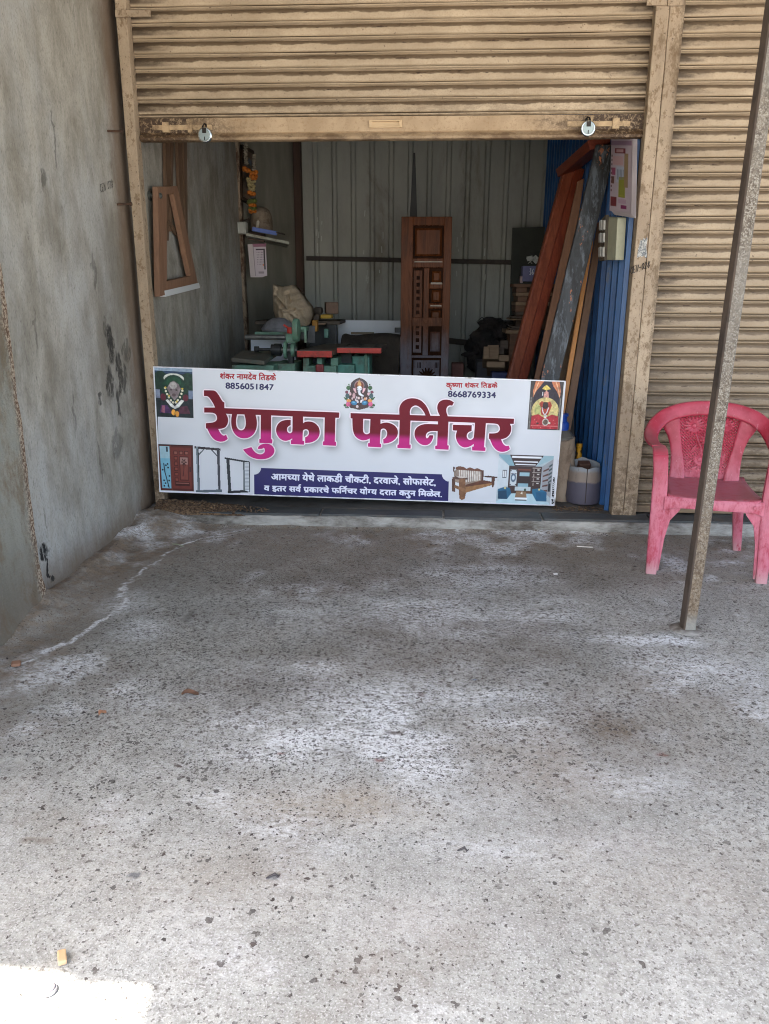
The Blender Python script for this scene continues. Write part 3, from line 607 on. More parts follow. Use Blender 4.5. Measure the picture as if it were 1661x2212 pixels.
# ================================================================ the shop sign leaning across the opening
def FPt(cx, cy, x0, y0, k): return ((x0+cx*k)/1.852, (y0+cy*k)/1.852)      # a point of an enlarged detail, in the 1661 px view
A_ = P(345, 1062.5, 4.585); B_ = P(1198, 1092.5, 4.765)
_U = (B_-A_)/np.linalg.norm(B_-A_); _hz = np.array([_U[0], _U[1], 0]); _hz /= np.linalg.norm(_hz)
_back = np.array([-_hz[1], _hz[0], 0]); LEAN = R(3.0)
_V0 = np.array([0, 0, 1])*math.cos(LEAN) + _back*math.sin(LEAN)
SN = np.cross(_U, _V0); SN /= np.linalg.norm(SN)
if SN[1] > 0: SN = -SN                                                      # towards the street
SV = np.cross(_U, SN); SV = SV if SV[2] > 0 else -SV
def onsign(px, py, off=0.0):
    d = ray(px, py); tt = ((A_ + SN*off - CAM)@SN)/(d@SN); return CAM + d*tt
TLs, TRs = onsign(331, 791.5), onsign(1222, 823)
def uv(p): return np.array([(p-A_)@_U, (p-A_)@SV])
def s3(u, v, off=0.0): return A_ + _U*u + SV*v + SN*off
sg = thing('shop_sign', 'long white furniture shop sign with maroon and pink lettering propped across the opening', 'sign', tuple((A_+B_)/2))

# --- small rasteriser for the printed artwork
def raster(polys, W, H, ss=3):
    Wb, Hb = W*ss, H*ss; dl = np.zeros((Hb, Wb+1), np.int32)
    for p in polys:
        p = np.asarray(p, float)*ss; q = np.roll(p, -1, 0)
        for (x0, y0), (x1, y1) in zip(p, q):
            if y0 == y1: continue
            sgn = 1
            if y0 > y1: x0, y0, x1, y1, sgn = x1, y1, x0, y0, -1
            r0 = max(0, int(math.ceil(y0-.5))); r1 = min(Hb, int(math.ceil(y1-.5)))
            if r1 <= r0: continue
            rr = np.arange(r0, r1); xx = x0+(rr+.5-y0)*(x1-x0)/(y1-y0)
            np.add.at(dl, (rr, np.clip(np.ceil(xx-.5).astype(int), 0, Wb)), sgn)
    m = (np.cumsum(dl, 1)[:, :Wb] != 0).astype(np.float32)
    return m.reshape(H, ss, W, ss).mean((1, 3))
def blur(a, r):
    if r < 1: return a
    k = np.exp(-np.arange(-3*r, 3*r+1)**2/(2.0*r*r)); k /= k.sum(); n = len(k)//2
    a = np.pad(a, n, mode='edge'); a = np.apply_along_axis(lambda v: np.convolve(v, k, 'valid'), 1, a)
    return np.apply_along_axis(lambda v: np.convolve(v, k, 'valid'), 0, a)
class Pic:
    """a little printed picture, drawn in unit coordinates (x right, y down)"""
    def __init__(s, W, H, bgc=None):
        s.W, s.H = W, H; s.im = np.zeros((H, W, 3), np.float32); s.al = np.zeros((H, W), np.float32)
        if bgc: s.im[:] = srgb(*bgc)[:3]; s.al[:] = 1
    def _put(s, m, c, a):
        m = m*a; col = np.array(srgb(*c)[:3]); s.im = s.im*(1-m[..., None])+col*m[..., None]; s.al = np.maximum(s.al, m)
    def poly(s, pts, c, a=1.0): s._put(raster([[(x*s.W, y*s.H) for x, y in pts]], s.W, s.H), c, a); return s
    def rect(s, x0, y0, x1, y1, c, a=1.0): return s.poly([(x0, y0), (x1, y0), (x1, y1), (x0, y1)], c, a)
    def ell(s, cx, cy, rx, ry, c, a=1.0, rot=0.0):
        th = np.arange(24)*2*math.pi/24; x, y = rx*np.cos(th), ry*np.sin(th)
        return s.poly(np.stack([cx+x*math.cos(rot)-y*math.sin(rot), cy+x*math.sin(rot)+y*math.cos(rot)], 1), c, a)
    def line(s, pts, w_, c, a=1.0):
        for (x0, y0), (x1, y1) in zip(pts[:-1], pts[1:]):
            dx, dy = (x1-x0)*s.W, (y1-y0)*s.H; L = math.hypot(dx, dy) or 1; nx, ny = -dy/L*w_*s.W/2, dx/L*w_*s.W/2
            s.poly([(x0+nx/s.W, y0+ny/s.H), (x1+nx/s.W, y1+ny/s.H), (x1-nx/s.W, y1-ny/s.H), (x0-nx/s.W, y0-ny/s.H)], c, a)
        return s
    def dots(s, pts, r, c, a=1.0):
        for x, y in pts: s.ell(x, y, r, r*s.W/s.H, c, a)
        return s
    def mottle(s, amt, sc=9):
        yy, xx = np.mgrid[0:s.H, 0:s.W]/float(s.W); n = fbm(xx, yy, sc, 4)-.5; s.im *= np.clip(1+amt*n*2, .2, 2)[..., None]; return s
_printm = {}
def printed(rough=.35):
    if rough not in _printm:
        t = Mt('printed_vinyl'); a = t.attr('Print'); _printm[rough] = t.done(a.outputs[0], rough, t.noise(6), .05, .004, 0, .35)
    return _printm[rough]
def sheet(name, quad, im, al, off, parent=None, thr=.5, label=None):
    """printed film on the board: quad = TL,TR,BR,BL in (u,v); only the cells the print covers"""
    H, W = al.shape; q = [np.array(p) for p in quad]
    i, j = np.meshgrid(np.linspace(0, 1, W+1), np.linspace(0, 1, H+1))
    uvp = (q[0]*((1-i)*(1-j))[..., None]+q[1]*(i*(1-j))[..., None]+q[2]*(i*j)[..., None]+q[3]*((1-i)*j)[..., None])
    V = (A_ + SN*off + uvp[..., :1]*_U + uvp[..., 1:]*SV).reshape(-1, 3)
    idx = np.arange((W+1)*(H+1)).reshape(H+1, W+1)
    F = np.stack([idx[1:, :-1], idx[1:, 1:], idx[:-1, 1:], idx[:-1, :-1]], -1).reshape(-1, 4); k = (al > thr).reshape(-1)
    F = F[k]; colr = np.concatenate([im.reshape(-1, 3)[k], np.ones((k.sum(), 1), np.float32)], 1)
    used = np.unique(F); rm = np.full(len(V), -1); rm[used] = np.arange(len(used))
    o = big_mesh(name, V[used], rm[F], printed(), parent or sg, {'Print': ('CORNER', np.repeat(colr, 4, 0))})
    if label: o['label'] = label
    return o
def quadpx(pts, x0, y0, k): return [uv(onsign(*FPt(x, y, x0, y0, k))) for x, y in pts]

# --- the shop name, traced
K1 = (780, 1540, 620/1661); K2 = (1380, 1570, 720/1661)
W1 = [[(97,57),(195,58),(215,63),(235,80),(262,120),(285,160),(300,180),(316,187),(316,248),(1546,295),(1543,352),(1505,352),(1499,608),(1512,612),(1512,652),(1372,646),(1372,606),(1386,603),(1391,349),(1158,340),(1158,412),(1175,398),(1200,392),(1225,391),(1260,397),(1295,415),(1325,450),(1338,490),(1335,535),(1315,575),(1285,600),(1240,618),(1181,622),(1181,560),(1200,553),(1215,540),(1223,515),(1218,490),(1205,477),(1185,473),(1165,480),(1156,492),(1153,596),(1170,600),(1168,640),(1028,634),(1028,592),(1042,590),(1042,572),(1015,590),(975,600),(940,594),(905,570),(880,535),(868,490),(873,450),(895,410),(930,385),(975,375),(1026,373),(1026,430),(1005,440),(990,455),(985,475),(990,500),(1005,515),(1020,518),(1035,510),(1045,495),(1046,337),(817,327),(815,580),(830,585),(828,627),(690,620),(690,580),(705,578),(706,322),(650,320),(662,370),(665,420),(658,470),(635,520),(600,553),(560,570),(520,573),(480,565),(440,540),(410,500),(393,450),(388,400),(390,350),(398,312),(332,308),(350,340),(358,375),(350,420),(325,455),(290,468),(250,472),(265,505),(282,528),(300,541),(318,543),(333,532),(352,578),(330,595),(300,607),(265,608),(230,598),(195,575),(165,535),(145,495),(132,468),(118,466),(118,410),(180,405),(215,395),(235,375),(238,345),(225,315),(200,300),(165,296),(100,296),(99,242),(216,242),(200,205),(175,165),(150,130),(130,119),(97,118)],
      [(452,314),(440,370),(440,410),(448,450),(465,475),(490,487),(510,484),(530,470),(543,440),(546,400),(540,350),(530,316)],
      [(515,692),(605,666),(625,700),(655,730),(690,744),(720,742),(745,725),(752,700),(745,680),(735,672),(722,685),(673,686),(680,660),(705,640),(745,628),(790,630),(825,648),(848,680),(853,710),(840,745),(810,772),(770,790),(720,797),(670,795),(610,778),(560,745)]]
W2 = [[(52,190),(502,204),(500,150),(510,115),(535,82),(570,62),(610,53),(655,56),(700,72),(740,110),(765,150),(788,214),(877,217),(858,180),(850,145),(855,110),(875,82),(905,68),(940,65),(975,72),(1005,92),(990,122),(965,118),(945,130),(935,150),(935,180),(948,220),(1560,242),(1557,290),(1522,290),(1535,320),(1532,360),(1515,395),(1485,420),(1455,430),(1440,432),(1455,470),(1475,490),(1490,495),(1510,490),(1522,522),(1500,538),(1465,548),(1430,547),(1395,530),(1365,495),(1345,450),(1338,430),(1328,428),(1330,378),(1380,378),(1410,370),(1428,350),(1430,325),(1418,300),(1400,288),(1300,283),(1283,505),(1297,508),(1295,540),(1173,535),(1173,500),(1188,498),(1188,474),(1160,495),(1125,507),(1095,508),(1060,490),(1035,455),(1022,415),(1025,380),(1035,352),(995,350),(997,298),(1170,302),(1168,355),(1140,365),(1125,385),(1122,410),(1135,432),(1155,440),(1175,432),(1190,415),(1200,280),(955,270),(945,487),(958,490),(955,528),(833,523),(833,492),(850,490),(855,357),(795,355),(765,365),(748,385),(745,410),(755,425),(770,415),(780,395),(815,395),(812,420),(800,450),(780,475),(750,488),(715,485),(680,465),(650,425),(641,390),(645,350),(665,320),(700,300),(745,290),(858,294),(858,268),(605,260),(595,480),(607,482),(605,518),(484,512),(484,482),(498,480),(505,256),(328,250),(328,290),(355,280),(390,277),(430,288),(465,310),(485,340),(490,370),(482,405),(460,435),(430,455),(395,468),(355,472),(353,432),(375,420),(388,395),(390,365),(378,342),(360,332),(340,335),(328,347),(322,472),(333,475),(333,507),(212,500),(212,468),(228,466),(230,425),(195,440),(160,443),(125,430),(95,405),(78,370),(70,320),(68,240),(52,238)],
      [(168,243),(166,355),(175,375),(195,387),(215,383),(230,372),(235,246)],
      [(600,208),(743,212),(735,190),(715,160),(690,135),(660,120),(635,122),(610,140),(598,170)]]
def smooth_poly(p):                                                       # one corner-keeping rounding pass
    p = np.asarray(p, float); n = len(p); out = []
    for i in range(n):
        a, b, c_ = p[i-1], p[i], p[(i+1) % n]; d1, d2 = b-a, c_-b
        cs = (d1@d2)/(np.linalg.norm(d1)*np.linalg.norm(d2)+1e-9)
        if cs > .72 and cs < .999: out += [a*.22+b*.78, b*.78+c_*.22]
        else: out.append(b)
    return np.array(out)
def wordpolys(Wd, K): return [np.array([uv(onsign(*FPt(x, y, *K))) for x, y in smooth_poly(p)]) for p in Wd]
name_uv = [wordpolys(W1, K1), wordpolys(W2, K2)]
# --- board, printed with the white halo and soft grey drop shadow of the name
BW = max(uv(B_)[0], uv(TRs)[0]); quad_b = [uv(TLs), uv(TRs), uv(B_), np.array([0.0, 0.0])]
cell = .0026; NU, NV = int(BW/cell), int(.80/cell)
def cellxy(p): return np.stack([p[:, 0]/cell, (.80-p[:, 1])/cell], 1)
msk = np.maximum.reduce([np.maximum(raster([cellxy(p) for p in pl[:2]] if wi == 0 else [cellxy(p) for p in pl], NU, NV, 2), raster([cellxy(pl[2])], NU, NV, 2) if wi == 0 else 0) for wi, pl in enumerate(name_uv)])
# holes run the other way round in the traces, so the winding already cuts them out
halo = sstep(blur((msk > .4).astype(np.float32), 2), .04, .16)
sh = blur((msk > .4).astype(np.float32), 9); sh = np.roll(np.roll(sh, 7, 0), 5, 1); sh2 = blur((msk > .4).astype(np.float32), 4); sh = np.maximum(sh*.9, np.roll(np.roll(sh2, 4, 0), 3, 1)*.8)
bc = np.array(srgb(210, 213, 217)[:3]); img = np.ones((NV, NU, 3), np.float32)*bc
img *= (1-.78*np.clip(sh*1.2, 0, 1))[..., None]
img = img*(1-halo[..., None]) + np.array(srgb(240, 224, 232)[:3])*halo[..., None]
dust = np.zeros((NV, NU)); yy, xx = np.mgrid[0:NV, 0:NU]*cell; img *= (1-.10*sstep(fbm(xx, yy, 2.0), .5, .75))[..., None]
inside = np.ones((NV, NU), np.float32)
# true board outline (a slightly skewed rectangle): map cells to (u,v) and keep those inside
bpoly = [(p[0]/cell, (.80-p[1])/cell) for p in quad_b]; inside = raster([bpoly], NU, NV, 1)
fullq = [np.array([0, .80]), np.array([NU*cell, .80]), np.array([NU*cell, .80-NV*cell]), np.array([0, .80-NV*cell])]
sheet('printed_face', fullq, img, inside, 0.0, thr=.5)
framem = grimy('white_flex_edge', srgb(214, 216, 220), srgb(232, 233, 235), srgb(150, 146, 140), 10, .5)
bd = MB(); q3 = [s3(*p, -.002) for p in quad_b]; bd.prism(q3, -SN*.024); bdo = bd.build('board', Mt('dark_board_edge').done(srgb(52, 50, 50), .7), sg)
fr = MB()
for a, b in ((0, 1), (1, 2), (2, 3), (3, 0)):
    pa, pb = np.array(quad_b[a]), np.array(quad_b[b]); ctr = sum(np.array(p) for p in quad_b)/4
    e = (pb-pa)/np.linalg.norm(pb-pa); nrm = np.array([-e[1], e[0]]); nrm = nrm if nrm@(ctr-pa) > 0 else -nrm
    fr.prism([s3(*(pa-nrm*.001), -.0015), s3(*(pb-nrm*.001), -.0015), s3(*(pb+nrm*.006-e*.006), -.0015), s3(*(pa+nrm*.006+e*.006), -.0015)], SN*.0042)
fr.build('edge_trim', framem, bdo)
# --- the letters
t = Mt('name_print'); q = t.n('ShaderNodeVectorMath', operation='DOT_PRODUCT'); t.put(q.inputs[0], t.obj()); q.inputs[1].default_value = tuple(SV)
v0 = (A_-base_of(sg))@SV
def vlevel(x, y, K): return float(uv(onsign(*FPt(x, y, *K)))[1]+v0)
ya, yb_ = vlevel(700, 460, K1), vlevel(700, 540, K1)
lv = t.ramp(q.outputs[1], yb_, ya)
c = t.mix(lv, srgb(190, 46, 124), srgb(112, 30, 42)); namem = t.done(c, .45, None, spec=.15)
for wi, pl in enumerate(name_uv):
    cu_ = bpy.data.curves.new('name', 'CURVE'); cu_.dimensions = '2D'; cu_.fill_mode = 'BOTH'
    for p in pl:
        sp = cu_.splines.new('POLY'); sp.points.add(len(p)-1); sp.use_cyclic_u = True
        for k, (u_, v_) in enumerate(p): sp.points[k].co = (u_, v_, 0, 1)
    tmp = bpy.data.objects.new('name_tmp', cu_); C.objects.link(tmp); dg = bpy.context.evaluated_depsgraph_get(); dg.update()
    me = bpy.data.meshes.new_from_object(tmp.evaluated_get(dg)); bpy.data.objects.remove(tmp)
    off = base_of(sg)
    for vtx in me.vertices: vtx.co = Vector(s3(vtx.co.x, vtx.co.y, .0016)-off)
    me.materials.clear(); me.materials.append(namem); o = bpy.data.objects.new('name_lettering', me); C.objects.link(o); o.parent = sg
    o['label'] = ('first word of the shop name in maroon to pink letters', 'second word of the shop name in maroon to pink letters')[wi]

# --- running text: built-in font outlines, set by hand where letters join
_gc = {}
def outline(txt):
    if txt in _gc: return _gc[txt]
    fc = bpy.data.curves.new('txt', 'FONT'); fc.body = txt; o = bpy.data.objects.new('txt_tmp', fc); C.objects.link(o)
    dg = bpy.context.evaluated_depsgraph_get(); dg.update(); cv = o.to_curve(dg); out = []
    for sp in cv.splines:
        bp = sp.bezier_points; n = len(bp); pts = []
        for i in range(n):
            a, b = bp[i], bp[(i+1) % n]; p0, p1, p2, p3 = [np.array(v_[:2]) for v_ in (a.co, a.handle_right, b.handle_left, b.co)]
            for s_ in np.arange(5)/5.0: pts.append(p0*(1-s_)**3+3*p1*s_*(1-s_)**2+3*p2*s_*s_*(1-s_)+p3*s_**3)
        if len(pts) > 2: out.append(np.array(pts))
    o.to_curve_clear(); bpy.data.objects.remove(o); _gc[txt] = out; return out
def xmax(pl): return max(p[:, 0].max() for p in pl)
def adv(txt): return xmax(outline(txt+'\u0930\u0964')) - xmax(outline('\u0930\u0964'))
def clipx(p, xc):
    out = []
    for i in range(len(p)):
        a, b = p[i-1], p[i]
        if (a[0] <= xc) != (b[0] <= xc): out.append(a+(b-a)*(xc-a[0])/(b[0]-a[0]))
        if b[0] <= xc: out.append(b)
    return np.array(out)
def stroke(pts, w_):
    pts = [np.array(p, float) for p in pts]; out = []
    for a, b in zip(pts[:-1], pts[1:]):
        d = (b-a)/np.linalg.norm(b-a); n_ = np.array([-d[1], d[0]])*w_/2; out.append(np.array([a-d*w_*.3+n_, b+d*w_*.3+n_, b+d*w_*.3-n_, a-d*w_*.3-n_]))
    return out
def settext(pieces):
    """pieces: text, or ('half', text, cut) / ('reph',) / ('rakar',)"""
    x = 0.0; res = []
    for pc in pieces:
        if isinstance(pc, str):
            res += [p+np.array([x, 0]) for p in outline(pc)]; x += adv(pc)
        elif pc[0] == 'half':
            a = adv(pc[1])
            for p in outline(pc[1]):
                q_ = clipx(p, a-pc[2])
                if len(q_) > 2: res.append(q_+np.array([x, 0]))
            x += a-pc[2]
        elif pc[0] == 'reph':
            res += stroke([(x-.13+dx, .60+dy) for dx, dy in ((.03, .02), (-.05, .12), (-.05, .22), (.03, .29), (.13, .25))], .075)
        elif pc[0] == 'rakar':
            res += stroke([(x-.15, .17), (x-.24, .10), (x-.40, .0)], .07)
    return res
def textmask(pieces, W, H, bold=.0):
    pl = settext(pieces); al = np.concatenate(pl); lo_, hi_ = al.min(0), al.max(0); m_ = np.zeros((H, W), np.float32)
    sx, sy = (W-3)/(hi_[0]-lo_[0]), (H-3)/(hi_[1]-lo_[1])
    m_ = raster([np.stack([(p[:, 0]-lo_[0])*sx+1.5, (hi_[1]-p[:, 1])*sy+1.5], 1) for p in pl], W, H, 3)
    if bold: m_ = sstep(blur(m_, 2 if bold < .3 else 3), .38-bold, .52-bold)
    return m_
I_ = '\u093f'
T_name1 = ['शंकर नामदेव ', I_+'तडके']; T_name2 = ['कृ', ('half', 'ष', .20), 'णा शंकर ', I_+'तडके']
L1 = ['आम', ('half', 'च', .20), 'या येथे लाकडी चौकटी, दरवाजे, सोफासेट,']
L2 = ['व इतर सव', ('reph',), ' प', ('rakar',), 'कारचे फ', I_+'न', ('reph',), 'चर यो', ('half', 'ग', .20), 'य दरात करुन ', I_+'मळेल.']
def lettering(name, quad, pieces, rgb, W, H, bold, off=.0014, label=None, parent=None):
    m_ = textmask(pieces, W, H, bold); im = np.ones((H, W, 3), np.float32)*np.array(srgb(*rgb)[:3]); return sheet(name, quad, im, m_, off, parent, .45, label)
K3 = (600, 1450, 550/1661); K5 = (1750, 1500, 530/1661); K6 = (610, 1760, 450/1661); K7 = (1000, 1860, 820/1661); K8 = (1780, 1800, 480/1661); K4 = (1340, 1490, 200/1661)
lettering('owner_name_lettering', quadpx([(845, 103), (1528, 128), (1526, 228), (843, 206)], *K3), T_name1, (160, 38, 50), 300, 46, .22, label='red name lettering above the number ending in 847')
lettering('phone_number', quadpx([(912, 240), (1498, 262), (1496, 338), (912, 318)], *K3), ['8856051847'], (36, 38, 84), 260, 38, .22)
lettering('owner_name_lettering', quadpx([(105, 72), (758, 86), (756, 188), (105, 186)], *K5), T_name2, (160, 38, 50), 300, 50, .22, label='red name lettering above the number ending in 334')
lettering('phone_number', quadpx([(130, 197), (735, 212), (733, 294), (129, 277)], *K5), ['8668769334'], (36, 38, 84), 260, 38, .22)
lettering('side_number', quadpx([(1463, 752), (1487, 374), (1531, 376), (1512, 752)], *K8), ['धुळे -8983777282'], (28, 28, 34), 260, 34, .2, .0020)
# blue strip
bwid, bh = 560, 96; ban = np.ones((bh, bwid, 3), np.float32)*np.array(srgb(30, 28, 92)[:3]); bal = np.ones((bh, bwid), np.float32)
for cx in (0, bwid): bal -= raster([[(cx+20*math.cos(k*.3), 24*math.sin(k*.3)) for k in range(21)]], bwid, bh, 2)
yy, xx = np.mgrid[0:bh, 0:bwid]; ban *= (1+.25*(fbm(xx/80., yy/80., 2)-.5))[..., None]
bq = quadpx([(33, 22), (1612, 78), (1606, 298), (35, 243)], *K7)
strip = sheet('blue_strip', bq, ban, np.clip(bal, 0, 1), .0010)
def sub(q, u0, v0_, u1, v1):
    f = lambda a, b: q[0]*(1-a)*(1-b)+q[1]*a*(1-b)+q[2]*a*b+q[3]*(1-a)*b
    return [f(u0, v0_), f(u1, v0_), f(u1, v1), f(u0, v1)]
lettering('strip_lettering', sub(bq, .086, .095, .934, .475), L1, (218, 220, 236), 620, 54, .2, .0018, None, strip)
lettering('strip_lettering', sub(bq, .048, .535, .968, .93), L2, (218, 220, 236), 680, 56, .2, .0018, None, strip)

# --- printed pictures
def pic(name, quad, p, label, off=.0010, thr=.5): return sheet(name, quad, p.im, p.al, off, None, thr, label)
p = Pic(84, 112, (30, 42, 46)); p.rect(0, 0, 1, .09, (140, 160, 178)).rect(0, .08, 1, .13, (44, 66, 92)); p.ell(.15, .28, .2, .2, (28, 54, 44)).ell(.88, .3, .2, .2, (30, 58, 46))
p.ell(.5, .22, .27, .10, (206, 208, 196)).ell(.5, .42, .33, .27, (24, 58, 44)).ell(.5, .30, .2, .1, (30, 74, 52)).rect(.0, .45, .12, .62, (120, 130, 150)).rect(.88, .45, 1, .62, (110, 124, 146))
p.poly([(.31, .42), (.40, .30), (.50, .27), (.62, .33), (.68, .42), (.6, .58), (.5, .66), (.4, .58)], (128, 116, 118)).ell(.48, .36, .1, .07, (176, 172, 166)).ell(.42, .45, .03, .015, (60, 50, 52)).ell(.56, .45, .03, .015, (60, 50, 52)).ell(.49, .55, .05, .03, (90, 74, 76))
p.dots([(.26, .42), (.28, .48), (.31, .54), (.35, .6), (.4, .66), (.46, .7), (.53, .7), (.59, .65), (.65, .59), (.69, .52), (.72, .46)], .030, (228, 222, 196)).dots([(.27, .41), (.36, .57), (.56, .68), (.72, .42)], .026, (214, 190, 70))
p.ell(.2, .6, .075, .07, (96, 38, 52)).ell(.8, .6, .075, .07, (96, 38, 52)); p.poly([(.26, .66), (.32, .64), (.5, .78), (.68, .64), (.76, .66), (.62, .79), (.5, .83), (.4, .79)], (214, 216, 210)).poly([(.08, .92), (.14, .76), (.3, .76), (.44, .92)], (72, 46, 88)).poly([(.56, .92), (.66, .78), (.84, .76), (.92, .92)], (84, 46, 62)).poly([(.13, .9), (.16, .77), (.24, .77), (.22, .92)], (150, 90, 110))
p.ell(.46, .9, .055, .06, (224, 160, 66)).ell(.56, .93, .05, .06, (214, 146, 60)); p.mottle(.55, 14)
pic('deity_picture', quadpx([(52, 46), (511, 68), (527, 672), (82, 655)], *K3), p, 'dark green printed picture of a garlanded shrine figure')
p = Pic(76, 108, (40, 34, 48)); p.rect(0, 0, .12, 1, (62, 58, 58)).rect(.9, 0, 1, 1, (62, 58, 58)).rect(.03, .35, .06, 1, (120, 116, 110)).rect(.93, .35, .96, 1, (120, 116, 110))
p.poly([(.16, 0), (.42, 0), (.30, .12), (.2, .2), (.1, .35), (.09, .2)], (196, 120, 82)).poly([(.62, 0), (.86, 0), (.93, .2), (.92, .35), (.82, .22), (.7, .12)], (196, 120, 82)).line([(.25, .02), (.18, .16), (.12, .3)], .02, (226, 190, 150)).line([(.76, .02), (.86, .18), (.9, .32)], .02, (226, 190, 150))
p.poly([(.36, .17), (.42, .12), (.48, .09), (.55, .12), (.62, .17), (.49, .2)], (214, 190, 96)).line([(.49, .2), (.5, .25)], .03, (190, 150, 110)).poly([(.42, .38), (.43, .24), (.5, .21), (.57, .24), (.58, .38)], (196, 140, 130)).rect(.37, .23, .4, .31, (210, 208, 214))
p.ell(.5, .62, .42, .28, (196, 180, 118)).poly([(.16, .5), (.3, .38), (.5, .36), (.72, .38), (.86, .48), (.9, .68), (.12, .7)], (202, 184, 122)).poly([(.3, .48), (.36, .42), (.64, .42), (.7, .5), (.6, .7), (.4, .7)], (170, 64, 46))
p.ell(.5, .5, .09, .075, (50, 38, 38)).rect(.41, .41, .59, .435, (220, 196, 130)).line([(.4, .54), (.44, .64), (.5, .7), (.56, .64), (.6, .54)], .025, (220, 220, 226)).ell(.27, .6, .1, .12, (172, 172, 108)).poly([(.08, .98), (.1, .72), (.3, .68), (.5, .76), (.72, .68), (.92, .72), (.94, .98)], (170, 38, 50)).line([(.1, .92), (.94, .92)], .02, (206, 120, 120))
p.ell(.52, .72, .045, .035, (206, 206, 198)).ell(.54, .84, .1, .075, (190, 186, 178)).ell(.54, .84, .075, .055, (96, 78, 66)).ell(.3, .87, .04, .02, (60, 40, 40)).ell(.66, .86, .04, .02, (216, 208, 190)); p.dots([(.2, .8), (.26, .84), (.78, .8), (.84, .86), (.16, .95), (.4, .95), (.7, .96)], .014, (214, 120, 120)); p.mottle(.55, 20)
pic('deity_picture', quadpx([(1172, 62), (1586, 76), (1530, 694), (1127, 683)], *K5), p, 'red and gold printed picture of an enthroned shrine figure')
p = Pic(110, 94); S_ = lambda *a: [(x/1661., y/1412.) for x, y in a]
p.poly(S_((520, 480), (530, 370), (590, 290), (690, 220), (810, 175), (930, 220), (1030, 290), (1085, 370), (1095, 480), (1080, 600), (1150, 900), (1110, 1150), (1000, 1190), (800, 1240), (620, 1190), (500, 1170), (460, 1000), (480, 800)), (66, 46, 48))
p.ell(.487, .30, .15, .15, (58, 54, 62)).ell(.487, .30, .1, .115, (150, 120, 120)).ell(.487, .31, .085, .10, (110, 52, 36)).poly(S_((740, 420), (760, 340), (810, 230), (860, 340), (880, 420), (810, 470)), (190, 146, 96))
for sx in (1, -1):
    f = lambda x: .487+sx*(x-.487)
    p.poly([(f(.43), .48), (f(.41), .37), (f(.36), .36), (f(.375), .42), (f(.41), .48)], (214, 170, 178)).ell(f(.30), .50, .028, .04, (214, 178, 184)).ell(f(.27), .36, .04, .05, (58, 96, 62)).line([(f(.28), .3), (f(.285), .28), (f(.265), .27)], .018, (70, 112, 74)).ell(f(.235), .46, .03, .035, (120, 62, 80)).ell(f(.25), .55, .04, .06, (60, 92, 96))
    p.poly([(f(.17), .57), (f(.26), .62), (f(.24), .65), (f(.2), .63)], (44, 92, 52)).ell(f(.275), .665, .045, .04, (220, 150, 84)).ell(f(.265), .745, .045, .055, (214, 96, 140)).ell(f(.2), .77, .025, .03, (60, 100, 62)).ell(f(.24), .82, .04, .02, (90, 110, 96))
    p.ell(f(.38), .715, .06, .05, (44, 116, 158), 1, sx*.35).ell(f(.375), .70, .03, .02, (96, 170, 206), 1, sx*.35)
    p.ell(f(.45), .675, .02, .04, (226, 220, 224), 1, -sx*.3).ell(f(.435), .585, .013, .03, (222, 212, 216)).ell(f(.415), .64, .012, .03, (222, 212, 216)).ell(f(.345), .61, .014, .03, (218, 190, 192))
p.ell(.487, .37, .052, .055, (226, 228, 234)).poly(S_((760, 480), (850, 480), (845, 650), (880, 710), (960, 760), (950, 800), (880, 780), (790, 740), (760, 640)), (224, 228, 236)).ell(.445, .38, .012, .009, (40, 34, 36)).ell(.52, .38, .012, .009, (40, 34, 36)).ell(.38, .54, .028, .07, (200, 160, 164)).ell(.6, .62, .016, .035, (232, 170, 120)).ell(.475, .6, .024, .03, (220, 196, 190)).ell(.445, .8, .026, .035, (222, 206, 206)); p.mottle(.4, 18); p.al = (p.al > .3)*1.0
pic('deity_emblem', quadpx([(0, 0), (1661, 0), (1661, 1412), (0, 1412)], *K4), p, 'small printed emblem of a seated elephant headed figure')
p = Pic(84, 108, (84, 40, 36)); p.rect(.05, .04, .33, .95, (120, 176, 196)).rect(.05, .04, .33, .3, (158, 190, 200)).line([(.14, .4), (.16, .6), (.22, .8), (.26, .94)], .03, (26, 38, 54)).dots([(.1, .55), (.2, .45), (.26, .5), (.12, .78), (.16, .84), (.27, .78), (.24, .9), (.12, .9), (.29, .68), (.25, .42)], .026, (24, 36, 50)).rect(.23, .05, .28, .16, (30, 44, 58)).rect(.33, .02, .37, 1, (104, 54, 46)).rect(.37, .06, .94, .95, (110, 52, 46))
for k in range(3): p.rect(.44+.155*k, .13, .55+.155*k, .21, (64, 28, 28)).rect(.46+.155*k, .145, .54+.155*k, .2, (140, 84, 74))
for k in range(5): p.rect(.44, .25+.115*k, .55, .335+.115*k, (66, 30, 28)).rect(.46, .265+.115*k, .54, .32+.115*k, (132, 66, 58))
p.rect(.60, .25, .86, .77, (70, 32, 30)).rect(.62, .27, .84, .75, (124, 66, 58)).rect(.62, .27, .84, .42, (158, 120, 112))
for a in range(6): p.ell(.73+.05*math.cos(a*1.047), .37+.05*math.sin(a*1.047), .035, .014, (52, 30, 32), 1, a*1.047)
p.line([(.73, .38), (.72, .55), (.69, .68)], .02, (72, 34, 32)).rect(.45, .80, .88, .89, (66, 30, 28)).rect(.47, .82, .86, .84, (150, 96, 86)).rect(.89, .47, .92, .58, (46, 40, 42)).rect(0, 0, 1, .02, (44, 24, 26)).mottle(.15, 12)
pic('door_picture', quadpx([(76, 60), (596, 78), (612, 760), (122, 742)], *K6), p, 'printed picture of a brown carved door with a glass side panel')
